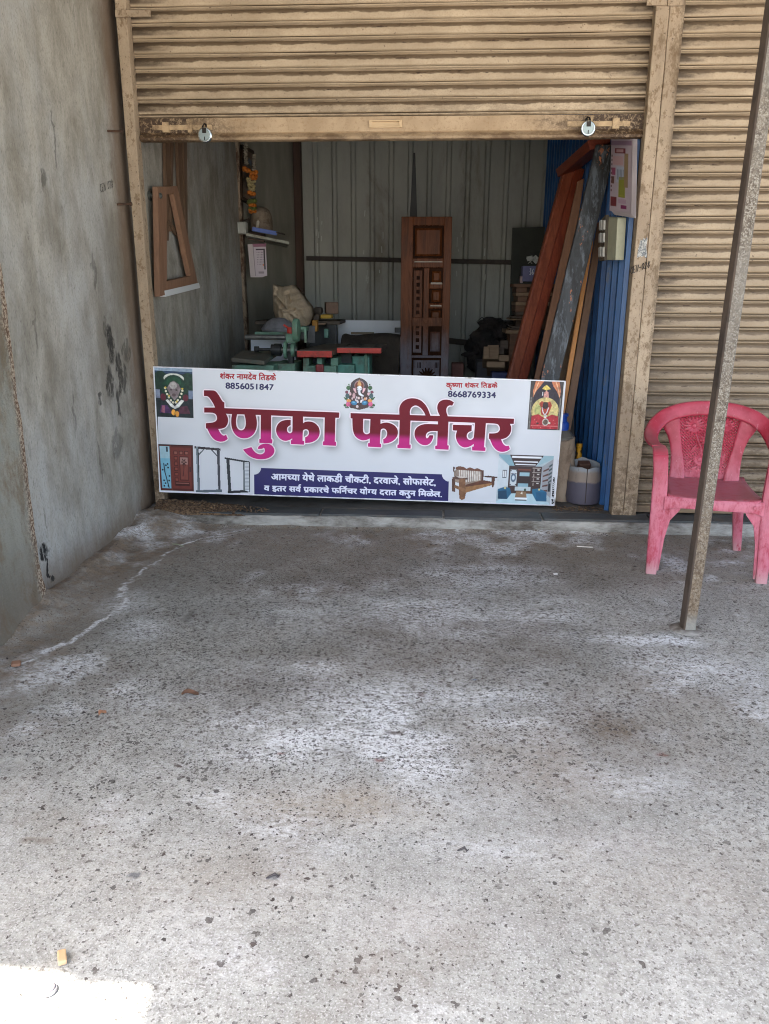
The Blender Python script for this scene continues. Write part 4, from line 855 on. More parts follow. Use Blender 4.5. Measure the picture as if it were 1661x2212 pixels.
def framepic(polys, region, W, H):
    p = Pic(W, H); x0, y0, x1, y1 = region
    for pts, c_ in polys: p.poly([((x-x0)/(x1-x0), (y-y0)/(y1-y0)) for x, y in pts], c_)
    p.al = (p.al > .4)*1.0; return p, quadpx([(x0, y0), (x1, y0), (x1, y1), (x0, y1)], *K6)
p, q = framepic([([(620, 92), (1006, 125), (1006, 158), (620, 126)], (54, 50, 54)), ([(640, 95), (672, 98), (698, 768), (668, 770)], (120, 132, 138)), ([(664, 130), (682, 130), (700, 740), (686, 742)], (46, 54, 60)), ([(950, 130), (990, 130), (1006, 760), (972, 762)], (66, 68, 76)), ([(640, 742), (1026, 730), (1028, 768), (646, 778)], (92, 104, 112)), ([(682, 205), (745, 140), (765, 140), (684, 232)], (92, 100, 106)), ([(865, 148), (886, 150), (960, 225), (956, 248)], (76, 82, 88))], (615, 85, 1032, 782), 76, 120)
pic('frame_picture', q, p, 'printed picture of a plain grey door frame', thr=.4)
p, q = framepic([([(1064, 255), (1438, 318), (1438, 342), (1064, 280)], (38, 44, 50)), ([(1090, 275), (1136, 285), (1165, 775), (1122, 778)], (44, 52, 58)), ([(1112, 752), (1442, 735), (1442, 772), (1115, 788)], (34, 38, 44)), ([(1338, 325), (1360, 325), (1368, 745), (1342, 748)], (84, 94, 98)), ([(1360, 330), (1438, 330), (1442, 770), (1366, 745)], (212, 216, 220)), ([(1424, 325), (1440, 328), (1443, 770), (1428, 765)], (60, 66, 72))] + [([(1366, 345+k*20), (1424, 345+k*20), (1425, 353+k*20), (1367, 353+k*20)], (128, 136, 142)) for k in range(20)], (1060, 250, 1446, 792), 74, 104)
pic('frame_picture', q, p, 'printed picture of a dark frame with a louvred side', thr=.4)
p = Pic(112, 88); x0, y0, x1, y1 = 90, 215, 730, 700; N_ = lambda *a: [((x-x0)/(x1-x0), (y-y0)/(y1-y0)) for x, y in a]
p.poly(N_((120, 290), (190, 262), (520, 285), (530, 430), (300, 480), (135, 440)), (150, 132, 118))
for k in range(11): p.poly(N_((195+k*30, 275), (210+k*30, 276), (212+k*30, 460-k*5), (197+k*30, 462-k*5)), (212, 206, 198))
p.poly(N_((150, 240), (200, 224), (260, 235), (300, 262), (345, 240), (410, 265), (450, 252), (500, 275), (536, 285), (535, 300), (150, 272)), (110, 72, 58)).poly(N_((500, 280), (536, 285), (530, 430), (500, 430)), (84, 54, 46)).poly(N_((115, 232), (135, 235), (130, 300), (112, 300)), (80, 52, 44))
p.poly(N_((290, 480), (520, 415), (660, 440), (660, 480), (290, 590), (230, 540)), (96, 58, 44)).poly(N_((285, 510), (660, 455), (662, 480), (290, 590)), (150, 108, 70)).poly(N_((100, 380), (150, 362), (315, 385), (315, 410), (220, 412), (110, 400)), (92, 66, 56)).poly(N_((150, 362), (300, 372), (312, 385), (200, 388)), (196, 186, 176))
p.poly(N_((95, 400), (140, 395), (140, 580), (95, 570)), (88, 60, 50)).poly(N_((195, 400), (280, 395), (290, 600), (270, 680), (230, 692), (200, 670), (190, 560)), (126, 88, 62)).poly(N_((130, 480), (290, 540), (290, 600), (130, 520)), (140, 100, 70)).poly(N_((520, 365), (600, 355), (725, 372), (725, 385), (590, 380)), (70, 46, 40)).poly(N_((645, 380), (690, 378), (685, 470), (662, 520), (648, 510)), (86, 56, 46)); p.mottle(.4, 18); p.al = (p.al > .4)*1.0
pic('sofa_picture', quadpx([(x0, y0), (x1, y0), (x1, y1), (x0, y1)], *K8), p, 'printed picture of a carved wooden sofa', .0010, .4)
p = Pic(120, 110, (170, 186, 192)); p.poly([(0, 0), (.22, 0), (.33, .22), (.2, .22), (0, .02)], (128, 164, 176)).poly([(.2, 0), (.82, 0), (.68, .22), (.3, .22)], (60, 46, 46)).rect(.24, .025, .78, .06, (232, 234, 236)).rect(.28, .12, .72, .145, (226, 228, 232)).rect(.31, .18, .68, .2, (220, 222, 226)).poly([(.82, 0), (1, 0), (1, .06), (.7, .22)], (150, 180, 188))
p.poly([(0, .06), (.2, .22), (.2, .62), (0, .72)], (198, 208, 212)).rect(.085, .31, .16, .47, (44, 44, 50)).rect(.095, .325, .12, .455, (216, 220, 222)).rect(.128, .325, .152, .455, (216, 220, 222)).rect(.2, .22, .8, .78, (66, 50, 50)).rect(.23, .3, .35, .62, (196, 204, 208)).ell(.29, .46, .05, .09, (92, 110, 128)).ell(.29, .46, .025, .045, (196, 206, 212)).dots([(.24, .32), (.34, .32), (.24, .6), (.34, .6), (.26, .38), (.33, .38)], .012, (56, 46, 50))
p.rect(.37, .28, .6, .31, (112, 66, 58)).rect(.40, .35, .58, .42, (152, 186, 196)).rect(.37, .43, .6, .6, (52, 42, 44)).rect(.38, .57, .57, .64, (140, 176, 188)).rect(.33, .64, .62, .72, (186, 200, 204)).rect(.36, .72, .62, .77, (106, 76, 58))
for r_ in range(4): p.rect(.63, .25+.09*r_, .78, .26+.09*r_, (190, 180, 172)).rect(.65, .28+.09*r_, .67, .34+.09*r_, (150, 140, 134)).rect(.72, .28+.09*r_, .76, .30+.09*r_, (216, 212, 208))
p.poly([(.8, .22), (1, .06), (1, .85), (.82, .7)], (150, 152, 156))
for r_ in range(5): p.poly([(.83, .3+.1*r_), (.93, .24+.11*r_), (.93, .28+.11*r_), (.83, .33+.1*r_)], (94, 62, 56)).poly([(.93, .2+.08*r_), (.99, .15+.08*r_), (.99, .19+.08*r_), (.93, .24+.08*r_)], (70, 84, 88))
p.rect(.94, .55, .98, .72, (30, 36, 44)).poly([(.0, .95), (.3, .78), (.7, .78), (.98, .95), (1, 1), (0, 1)], (178, 206, 214)).poly([(.02, .7), (.14, .65), (.24, .67), (.27, .78), (.2, .9), (.03, .9)], (40, 96, 128)).poly([(.03, .74), (.18, .72), (.2, .9), (.03, .9)], (30, 66, 92)).poly([(.65, .68), (.78, .66), (.92, .73), (.93, .92), (.74, .92), (.66, .78)], (48, 106, 138)).poly([(.72, .74), (.92, .73), (.93, .92), (.74, .92)], (40, 92, 126)).ell(.15, .675, .02, .02, (206, 196, 130)).ell(.78, .685, .02, .02, (206, 196, 130))
p.poly([(.36, .74), (.54, .74), (.56, .86), (.34, .86)], (140, 112, 86)).rect(.34, .86, .57, .9, (232, 236, 238)).rect(.35, .9, .56, .92, (40, 36, 40)).poly([(.44, .78), (.47, .73), (.48, .79)], (232, 226, 210)).ell(.52, .7, .02, .03, (50, 76, 60)).mottle(.1, 14)
pic('living_room_picture', quadpx([(748, 60), (1507, 84), (1450, 768), (704, 742)], *K8), p, 'printed picture of a blue living room with two sofas')
# two short twigs of wire at the edges and a heap of wood waste that props up the left end
rubble = Mt('wood_waste'); rc = rubble.noise(60, None, 3, .8); rubm = rubble.done(rubble.mix(rubble.ramp(rc, .4, .6), srgb(66, 50, 38), srgb(124, 100, 74)), .95)
hp = MB(); hp.grid(lambda u, v: (-1.70+.58*u, 4.50+.24*v, FLOOR-.015+.060*math.sin(math.pi*min(1, max(0, v)))**.7*(1-u)**.55*(.6+.8*float(fbm(u*4, v*3, 3)))*(1 if u < 1 else 0)), 50, 20)
for i in range(320):
    u = random.random()**1.4; q = (-1.68+.68*u, 4.50+.12*random.random(), FLOOR+.004+.05*(1-u)**.6*random.random()+.004)
    hp.obox(q, (random.uniform(.008, .035), random.uniform(.003, .008), .0015), random.uniform(-.7, .7), random.uniform(-.7, .7), random.uniform(0, 3.1))
props(hp.build('wood_shavings', rubm, None), 'loose heap of brown wood shavings under the raised end of the sign', 'debris', None, 'stuff')
# ================================================================ post and chair
t = Mt('rusted_steel'); n1 = t.noise(42, None, 5, .75); n2 = t.noise(165, None, 3, .8); n3 = t.noise(3.2, t.map((1, 1, .5)), 4); z = t.sep()[2]
c = t.mix(t.ramp(n1, .42, .58), srgb(84, 74, 63), srgb(110, 100, 87)); c = t.mix(t.ramp(n2, .50, .58), c, srgb(150, 144, 132)); c = t.mix(t.ramp(t.noise(70, None, 4, .8), .55, .66, 0, .8), c, srgb(58, 46, 38))
c = t.mix(t.m('MULTIPLY', t.ramp(n3, .46, .60), .6), c, srgb(122, 117, 108)); c = t.mix(t.m('MULTIPLY', t.ramp(z, .9, .1), .5), c, t.mix(t.ramp(n1, .4, .6), srgb(104, 82, 58), srgb(134, 112, 84))); c = t.mix(t.ramp(z, .10, .02, 0, .6), c, srgb(150, 150, 142))
postm = t.done(c, .75, t.m('ADD', n2, n1), .5, .004, .1, .3)
q0 = PZ(1489, 1364, 0)
pp_lean = R(1.1)
pp = thing('steel_post', 'rusty square steel post standing in front of the red chair', 'post', (q0[0], q0[1]+.03, 0), R(7))
pp.rotation_euler[1] = pp_lean
g = MB(); hw = .027; nn_ = 60; vs = []
for i in range(nn_+1):
    zz = -.01+3.91*i/nn_
    for (sx, sy) in ((-1, -.8), (-.8, -1), (.8, -1), (1, -.8), (1, .8), (.8, 1), (-.8, 1), (-1, .8)): vs.append((sx*hw+.0012*(fbm(zz, sx, 9)-.5), sy*hw, zz))
g.add(vs, [(i*8+k, i*8+(k+1) % 8, (i+1)*8+(k+1) % 8, (i+1)*8+k) for i in range(nn_) for k in range(8)])
so = g.build('shaft', postm, pp, local=True, smooth=True); so.data.materials.append(grimy('dark_rust_paint', srgb(66, 56, 48), srgb(88, 74, 62), srgb(50, 42, 36), 14, .75, (1, 1, .4), .5, 120, .4))
for f_ in so.data.polygons:
    if f_.normal.x < -.6: f_.material_index = 1
g = MB(); g.lathe((0, 0, -.004), [(.075, 0), (.06, .004), (.044, .007), (.034, .009)], 14); g.build('mortar_collar', mortar, pp, local=True, smooth=True)

t = Mt('faded_red_plastic'); n1 = t.noise(6, None, 6, .7); n2 = t.noise(26, t.map((1, 1, .35)), 5, .75); sc = t.noise(70, t.map((1, 1, .2)), 4, .75); xyz = t.sep()
geo = t.n('ShaderNodeNewGeometry'); nz = t.sep(geo.outputs['Normal'])[2]
c = t.mix(t.ramp(n1, .36, .64), srgb(146, 32, 50), srgb(170, 58, 76))
chalk = t.m('MULTIPLY', t.ramp(xyz[2], .66, .36), t.ramp(n2, .30, .60)); c = t.mix(t.m('MULTIPLY', chalk, .68), c, srgb(204, 124, 140))
c = t.mix(t.m('MULTIPLY', t.ramp(sc, .62, .72), .7), c, srgb(206, 150, 160))
dustm = t.m('MULTIPLY', t.ramp(nz, .55, .95), t.ramp(n2, .25, .6, .45, 1)); c = t.mix(t.m('MULTIPLY', dustm, .6), c, srgb(126, 84, 86))
c = t.mix(t.m('MULTIPLY', t.ramp(xyz[2], .10, .0, 0, .6), t.ramp(n2, .35, .55)), c, srgb(186, 158, 154)); c = t.mix(t.ramp(t.noise(90), .70, .75), c, srgb(96, 40, 46))
redp = t.done(c, .42, n2, .06, .003, 0, .45)
fl = [PZ(1410, 1236, 0), PZ(1636, 1256, 0), PZ(1555, 1190, 0)]
ctr = (fl[0]+fl[1])/2; ang = math.atan2(fl[1][1]-fl[0][1], fl[1][0]-fl[0][0])
ch = thing('plastic_chair', 'faded red plastic armchair with flowers moulded in its lattice back', 'chair', (ctr[0]-math.sin(ang)*.22, ctr[1]+math.cos(ang)*.22, 0), ang); ch.scale = (1, 1, .962)
def leg(pts, secs, hint=(1, 0, 0)): return MB().sweep(pts, secs, hint, 12, True, 5.0)
for s_ in (-1, 1):
    g = leg([(s_*.262, -.235, 0), (s_*.262, -.228, .12), (s_*.258, -.215, .30), (s_*.258, -.205, .44), (s_*.262, -.196, .56), (s_*.268, -.188, .622), (s_*.270, -.165, .655), (s_*.275, -.12, .668)],
            [(.027, .022), (.030, .022), (.036, .022), (.038, .022), (.036, .019), (.037, .014), (.037, .011), (.032, .010)], [(1, 0, 0)]*8)
    for k in range(5): g.sweep([(s_*.262-.034, -.2025+.006*k*.5-.001, .600+.010*k), (s_*.266+.036, -.2025+.006*k*.5-.001, .600+.010*k)], (.0022, .0022), (0, 0, 1), 6)
    inner = s_*.226
    g.prism([(inner, -.232, .015), (inner-s_*.012, -.232, .2), (inner-s_*.030, -.230, .30), (inner-s_*.07, -.228, .355), (inner-s_*.09, -.228, .40), (inner+s_*.012, -.222, .42), (inner+s_*.012, -.235, .02)], (0, .012, 0))
    g.build('leg', redp, ch, local=True, smooth=True, sharp=45)
    leg([(s_*.232, .285, 0), (s_*.215, .262, .15), (s_*.196, .235, .33), (s_*.19, .218, .42)], [(.022, .020), (.026, .020), (.031, .02), (.032, .02)]).build('leg', redp, ch, local=True, smooth=True, sharp=45)
# arched rim running into both arms
half = [(.275, -.125, .668), (.292, -.04, .668), (.302, .05, .676), (.298, .125, .702), (.270, .178, .748), (.212, .213, .793), (.118, .234, .822)]
hh = [(1, 0, .05), (1, .05, .15), (.95, .12, .35), (.80, .25, .65), (.55, .3, .85), (.30, .28, 1), (.12, .25, 1)]
pts = [(-a, b, c_) for a, b, c_ in half] + [(0, .24, .832)] + half[::-1]
hs = [(-a, b, c_) for a, b, c_ in hh] + [(0, .24, 1)] + hh[::-1]
def densify(P_, H_, k=3):
    P_, H_ = np.array(P_, float), np.array(H_, float); o1, o2 = [], []
    for i in range(len(P_)-1):
        p0, p1, p2, p3 = P_[max(i-1, 0)], P_[i], P_[i+1], P_[min(i+2, len(P_)-1)]
        for j in range(k):
            u = j/k; o1.append(.5*((2*p1)+(p2-p0)*u+(2*p0-5*p1+4*p2-p3)*u*u+(3*p1-p0-3*p2+p3)*u**3)); o2.append(H_[i]*(1-u)+H_[i+1]*u)
    return o1+[P_[-1]], o2+[H_[-1]]
pts2, hs2 = densify(pts, hs, 4); hs2 = [np.array(h)+np.array([1e-4, 0, 0]) for h in hs2]
MB().sweep(pts2, [(.036+.006*abs(math.sin(math.pi*i/len(pts2))), .011) for i in range(len(pts2))], hs2, 14, True, 3.2).build('armrest_rim', redp, ch, local=True, smooth=True, sharp=50)
# seat
def seat(u, v):
    x = (u-.5)*2; y = -.235+.455*v; wd_ = .225-.018*v-.02*(v < .001)
    zz = .432-.016*math.sin(math.pi*v)*(1-.5*x*x)+.010*x*x - (.014*max(0, (.10-v)/.10)**2) + .012*max(0, (v-.85)/.15)**2
    return (x*wd_, y, zz)
g = MB().grid(seat, 16, 16)
so = g.build('seat', redp, ch, local=True, smooth=True); md = so.modifiers.new('thick', 'SOLIDIFY'); md.thickness = .006; md.offset = -1
ap = MB(); n = 24; vs = []
for i in range(n+1):
    x = -.232+.464*i/n; e = abs(x)/.232; bot = .372-.02*max(0, (e-.72)/.28)**2
    vs += [(x, -.236+.006*e, .424+.006*e), (x, -.2445+.006*e, .410), (x, -.243+.006*e, bot), (x, -.236+.006*e, bot)]
ap.add(vs, [(i*4+k, i*4+k+1, (i+1)*4+k+1, (i+1)*4+k) for i in range(n) for k in range(3)]); ap.sweep([(.188, -.2485, .402), (.188, -.243, .402)], (.008, .008), (1, 0, 0), 10)
ap.build('seat_apron', redp, so, local=True, smooth=True, sharp=50)
# back: side ribs, lattice, moulded flowers
def bk(x, z): return (.205+.055*(z-.44)/.36 - .06*(x/.2)**2*.5)      # depth of the back sheet
def bw(z): f = (z-.45)/.33; return .118+.012*f+.058*max(0, f)**2.2
def top(x): return .800-.75*x*x
for s_ in (-1, 1):
    pts = [(s_*(bw(z)+.022), bk(bw(z), z)-.004, z) for z in np.linspace(.428, .778, 12)]
    MB().sweep(pts, [(.029+.013*abs(i-5.5)/5.5*(1.7 if i > 8 else .9), .008) for i in range(12)], (1, 0, 0), 12, True, 3).build('back_rib', redp, ch, local=True, smooth=True, sharp=50)
lat = MB(); sp_ = .0118
def seg(p, q):
    n_ = 5; pp_ = []
    for i in range(n_+1):
        x, z = p[0]+(q[0]-p[0])*i/n_, p[1]+(q[1]-p[1])*i/n_; pp_.append((x, bk(x, z), z))
    lat.sweep(pp_, (.0032, .0040), (0, 1, 0.01), 4, True, 2)
def inside_(x, z): return .468 < z < top(x)-.012 and abs(x) < bw(z)
for d in (1, -1):
    for k in range(-60, 60):
        run_ = []
        for i in range(80):
            z = .46+.345*i/79; x = k*sp_*1.414+d*(z-.62)
            if inside_(x, z): run_.append((x, z))
        if len(run_) > 2: seg(run_[0], run_[-1])
lat.grid(lambda u, v: ((u-.5)*2*(bw(.45)+.012), bk(0, .45)-.002+.0*v, .425+.062*v), 8, 2)
lato = lat.build('back_lattice', redp, ch, local=True, smooth=True)
flw = MB()
for (fx, fz, r_) in ((-.072, .728, .052), (.012, .648, .050), (.085, .735, .045), (-.028, .540, .042), (.06, .545, .038)):
    for a in range(14):
        th = 2*math.pi*a/14; c0 = (fx+r_*.28*math.cos(th), fz+r_*.28*math.sin(th)); c1 = (fx+r_*math.cos(th), fz+r_*math.sin(th)); cm = ((c0[0]*.5+c1[0]*.5), (c0[1]*.5+c1[1]*.5))
        flw.sweep([(c0[0], bk(*c0)-.004, c0[1]), (cm[0], bk(*cm)-.008, cm[1]), (c1[0], bk(*c1)-.003, c1[1])], [(.002, .004), (.004, .0085), (.002, .005)], (0, 1, 0.02), 6, True, 2)
    flw.lathe((fx, bk(fx, fz)-.006, fz), [(.002, -.006), (.011, -.004), (.014, .0), (.014, .004)], 10, 'Y')
for path in (((-.06, .68), (-.03, .61), (-.01, .50), (-.01, .47)), ((.014, .60), (.02, .54), (.012, .47)), ((.08, .69), (.055, .6), (.035, .48)), ((-.03, .5), (-.04, .47))):
    flw.sweep([(x, bk(x, z)-.004, z) for x, z in path], (.003, .005), (0, 1, .02), 6)
for (fx, fz, a_) in ((-.065, .60, 1.1), (-.085, .52, .9), (.06, .63, -2.0), (.09, .56, 1.4), (-.06, .49, .5), (.045, .70, .9), (.0, .745, .7)):
    d = np.array([math.cos(a_), math.sin(a_)])*.026; flw.sweep([(fx-d[0], bk(fx, fz)-.003, fz-d[1]), (fx, bk(fx, fz)-.006, fz), (fx+d[0], bk(fx, fz)-.003, fz+d[1])], [(.002, .003), (.004, .011), (.002, .002)], (0, 1, .02), 6)
flw.build('moulded_flowers', redp, lato, local=True, smooth=True)

# ================================================================ litter on the forecourt
leafm = grimy('dry_leaf', srgb(92, 66, 48), srgb(118, 84, 62), srgb(70, 50, 38), 40, .8)
def leaf(px, py, L, rz, label, m=leafm, group=None):
    q = PZ(px, py, 0); z = .006; g = MB()
    def fn(u, v):
        wd_ = L*.27*math.sin(math.pi*min(.999, max(.001, u)))**.7; x = (u-.5)*L; y = (v-.5)*2*wd_
        return (q[0]+x*math.cos(rz)-y*math.sin(rz), q[1]+x*math.sin(rz)+y*math.cos(rz), z+.010*abs(v-.5)*2+.006*math.sin(u*5))
    g.grid(fn, 10, 4); return one('dry_leaf', g, m, label, 'leaf', smooth=True)
leaf(411, 1503, .06, .3, 'crumpled brown leaf on the grey concrete, largest of the fallen leaves')
leaf(222, 1545, .035, 1.2, 'small orange leaf lying on pale concrete near the left wall', grimy('orange_leaf', srgb(176, 122, 88), srgb(190, 138, 102), None, 30, .8))
g = MB(); q = PZ(36, 1442, 0); g.obox((q[0], q[1], .017), (.034, .03, .014), .1, .05, .4); one('brick_chip', g, grimy('brick', srgb(132, 96, 74), srgb(150, 112, 88), None, 30, .9), 'orange brick chip lying at the foot of the wall corner', 'brick chip', bevel=.006)
g = MB(); a, b = PZ(372, 1177, .006), PZ(396, 1182, .006); a[2] = b[2] = .012; g.tube([a, (a+b)/2+np.array([0, 0, .004]), b], .003, 6); one('grass_stalk', g, grimy('stalk', srgb(140, 146, 120), srgb(160, 166, 140)), 'pale green grass stalk lying across the mortar seam', 'stalk')
g = MB(); a, b = PZ(1246, 1180, .004), PZ(1280, 1182, .004); a[2] = b[2] = .004; g.beam(a, b, .008, .004, (0, 0, 1)); one('wood_sliver', g, grimy('sliver', srgb(206, 198, 184), srgb(220, 214, 204)), 'thin whitish wood sliver on dark concrete left of the chair', 'wood sliver')
g = MB(); q = PZ(1200, 1240, .003); g.obox((q[0], q[1], .004), (.02, .012, .004), 0, 0, .3); one('paper_scrap', g, grimy('scrap', srgb(214, 210, 204), srgb(226, 224, 220)), 'tiny white scrap on the dark concrete below the doorstep', 'scrap')
for i, (px, py, L, rz, lb) in enumerate(((590, 1893, .035, .4, 'dark twig with a round head on the pale concrete, left of the centre'), (1000, 1836, .03, .2, 'short black twig on the pale concrete, right of centre'))):
    q = PZ(px, py, .004); d = np.array([math.cos(rz), math.sin(rz), 0])*L/2; g = MB(); g.tube([q-d, q+np.array([.004, .006, .003]), q+d*.7+np.array([0, -.006, 0]), q+d], [.002, .0035, .003, .0012], 6)
    one('twig', g, grimy('twig_bark', srgb(62, 58, 58), srgb(80, 74, 72)), lb, 'twig')
g = MB(); q = PZ(106, 2142, .0); g.lathe((q[0], q[1], .0), [(.012, 0), (.017, .004), (.016, .008), (.012, .010), (.013, .013), (.009, .018), (.004, .021)], 14); one('plaster_lump', g, grimy('plaster_lump_m', srgb(150, 142, 142), srgb(170, 164, 164)), 'small ringed lump lying in the sunlit corner of concrete', 'lump', smooth=True)
g = MB(); q = PZ(140, 2082, .0); g.obox((q[0]-.01, q[1]+.01, .007), (.018, .035, .012), 0, .1, .5); one('stone_chip', g, grimy('tan_chip', srgb(200, 164, 120), srgb(214, 180, 140)), 'small tan chip at the edge of the sunlit corner', 'chip', bevel=.003)
# ================================================================ inside the shop
def boxpx(g, x0, y0, x1, y1, Y, d):
    a, b = P(x0, y0, Y), P(x1, y1, Y); g.box((min(a[0], b[0]), Y, min(a[2], b[2])), (max(a[0], b[0]), Y+d, max(a[2], b[2]))); return g
def prismpx(g, pts, Y, d): return g.prism([P(x, y, Y) for x, y in pts], (0, d, 0))
def prismwall(g, pts, X, tk): return g.prism([PX(x, y, X) for x, y in pts], (tk, 0, 0))
def MM(cx, cy): return (486+.2438*cx, 567+.2438*cy)                    # from the enlarged machine view

# --- hanging pieces on the left wall
teakl = wood('tan_wood', srgb(122, 90, 68), srgb(140, 106, 82), 4, 'Z', .6)
dteak = wood('dark_tan_wood', srgb(92, 70, 52), srgb(108, 84, 64), 4, 'Z', .65)
hf = thing('tapered_frame', 'tan wooden tapered frame with a white bottom edge hung inside on the left wall', 'frame', tuple(PX(385, 640, XL+.06)))
Xh = XL+.07
outer = [(341, 403), (383, 402), (427, 606), (432, 614), (345, 641)]
for nm, pts in (('stile', [(341, 403), (360, 403), (361, 622), (345, 641)]), ('stile', [(372, 402), (383, 402), (428, 614), (414, 606)]), ('rail', [(360, 403), (372, 402), (374.5, 420), (360, 420)]), ('rail', [(361, 622), (361.1, 607), (413, 596), (414, 606), (428, 614), (345, 641)])):
    g = MB(); prismwall(g, pts, Xh, -.035); g.build(nm, teakl, hf, bevel=.002)
g = MB(); prismwall(g, [(356, 628), (430, 611), (432, 622), (358, 641)], Xh+.003, -.045); g.build('white_edge', Mt('white_laminate').done(srgb(206, 208, 206), .5), hf)
lb = thing('leaning_battens', 'pair of tan battens hanging behind the tapered frame on the left wall', 'batten', tuple(PX(375, 400, XL+.02)))
for pts in (((358, 300), (368, 300), (365, 520), (361, 520)), ((371, 300), (376, 300), (372, 500), (368, 500)), ((384, 300), (393, 300), (399, 560), (393, 540)), ((396, 300), (404, 300), (406, 520), (402, 520))):
    g = MB(); prismwall(g, list(pts), XL+.028, -.022); g.build('batten', dteak, lb, bevel=.001)
g = MB(); prismwall(g, [(360, 478), (364, 474), (402, 522), (402, 532)], XL+.03, -.02); g.build('cross_batten', dteak, lb)
kn = MB(); q = PX(322, 423, XL); kn.lathe(tuple(q), [(.03, 0), (.03, .012), (.014, .014), (.014, .05), (.018, .052), (.018, .075), (.010, .082)], 12, 'X'); one('wall_fitting', kn, grimy('knob_metal', srgb(66, 68, 64), srgb(104, 108, 102), None, 30, .45, metal=.4), 'small dark metal knob fixed to the left wall beside the tapered frame', 'knob', smooth=True)

# --- shrine corner: picture, garland, box, shelf, calendar
wx = lambda px, py: PX(px, py, -1.742)
fr = thing('framed_picture', 'dark framed picture leaning out from the wall under a flower garland', 'picture', tuple(P(540, 420, 7.55)))
pq = [(524, 312), (549, 326), (553, 448), (523, 432)]; Yf = [7.45, 7.75, 7.72, 7.40]
c3 = [P(x, y, Y_) for (x, y), Y_ in zip(pq, Yf)]
def quad_in(c, f):
    m = sum(c)/4; return [m+(p-m)*f for p in c]
g = MB(); g.prism(c3, (-.03, .03, 0)); g.build('frame', grimy('old_dark_frame', srgb(50, 36, 26), srgb(78, 56, 38), None, 20, .5), fr)
t = Mt('faded_print'); c = t.mix(t.ramp(t.noise(5, None, 5, .7), .4, .6), srgb(92, 70, 56), srgb(132, 106, 84)); c = t.mix(t.ramp(t.noise(8, t.map((1, 1, 1), (4, 0, 0))), .56, .66), c, srgb(70, 90, 112))
g = MB(); g.prism([p+np.array([.004, -.006, 0]) for p in quad_in(c3, .86)], (-.002, .002, 0)); g.build('print', t.done(c, .3), fr)
gm = thing('flower_garland', 'orange and white marigold garland draped over the framed picture', 'garland', tuple(P(541, 420, 7.38)))
org = grimy('marigold_orange', srgb(186, 98, 24), srgb(206, 124, 40), srgb(140, 66, 14), 40, .8); crm = grimy('cream_flower', srgb(160, 146, 100), srgb(180, 166, 120), None, 40, .8); gre = grimy('garland_leaf', srgb(78, 88, 40), srgb(100, 108, 50), None, 40, .8); whf = grimy('white_flower', srgb(128, 120, 104), srgb(150, 142, 126), None, 40, .8)
def flowers(name, pts, r, m, k=6):
    g = MB()
    for i in range(len(pts)-1):
        a, b = np.array(pts[i]), np.array(pts[i+1]); L_ = np.linalg.norm(b-a)
        for j in range(max(1, int(L_/(r*1.1)))):
            c_ = a+(b-a)*(j/max(1, int(L_/(r*1.1))))
            for d in range(5):
                th = d*1.257+j; cc = c_+np.array([math.cos(th)*r*.55, math.sin(th)*r*.35, random.uniform(-.3, .3)*r]); g.lathe(tuple(cc), [(r*.2, -r*.55), (r*.62, -r*.3), (r*.7, .05*r), (r*.5, r*.4), (r*.1, r*.55)], k)
    return g.build(name, m, gm, smooth=True)
G_ = lambda x, y: P(x, y, 7.36)
flowers('white_strand', [G_(531, 312), G_(530, 330), G_(533, 358)], .016, whf); flowers('white_strand', [G_(549, 336), G_(549, 372)], .016, whf)
flowers('orange_strand', [G_(532, 366), G_(537, 383)], .034, org); flowers('orange_strand', [G_(548, 372), G_(547, 392)], .034, org)
flowers('cream_strand', [G_(537, 386), G_(540, 400), G_(543, 416)], .022, crm); flowers('cream_strand', [G_(547, 394), G_(545, 416)], .022, crm)
flowers('orange_strand', [G_(543, 418), G_(544, 434)], .034, org); flowers('leaf_strand', [G_(544, 437), G_(545, 442)], .04, gre); flowers('orange_strand', [G_(545, 444), G_(545, 449)], .032, org); flowers('leaf_strand', [G_(545, 451), G_(545, 453)], .034, gre); flowers('orange_strand', [G_(545, 455), G_(546, 462)], .032, org)
sb = thing('junction_box', 'white plastic junction box on the wall edge beside the shelf', 'switch box', tuple(P(522, 505, 7.3)))
g = MB(); boxpx(g, 512, 479, 531, 505, 7.28, .10); g.build('box_body', grimy('white_plastic', srgb(190, 192, 184), srgb(206, 208, 200), None, 10, .5), sb, bevel=.008)
g = MB(); boxpx(g, 515.5, 479.8, 528, 504.5, 7.265, .014); g.build('box_cover', grimy('white_cover', srgb(170, 172, 164), srgb(182, 184, 176), None, 10, .5), sb, bevel=.003)
g = MB(); g.tube([P(523, 478, 7.32), P(532, 475, 7.3), P(537, 473.5, 7.28)], [.006, .006, .012], 8); one('hook_screw', g, iron, 'dark hook sticking out of the wall above the white junction box', 'hook', smooth=True)
sh_ = thing('wall_shelf', 'whitish worn plank shelf on the wall with odds and ends on it', 'shelf', tuple(P(585, 515, 7.5)))
g = MB(); a_, b_, c_, d_ = P(531, 503, 7.2), P(624, 522, 7.35), P(618, 516, 7.95), P(536, 499, 7.75); g.prism([a_, b_, np.array([c_[0], c_[1], b_[2]]), np.array([d_[0], d_[1], a_[2]])], (0, 0, -.022)); g.build('board', grimy('worn_white_board', srgb(150, 150, 136), srgb(176, 178, 166), srgb(96, 74, 58), 8, .7, (1, 1, 1), .7), sh_)
g = MB(); g.beam(P(538, 508, 7.5), P(572, 515, 7.5), .07, .03); g.build('bracket', grimy('dark_bracket', srgb(70, 52, 44), srgb(90, 70, 58)), sh_)
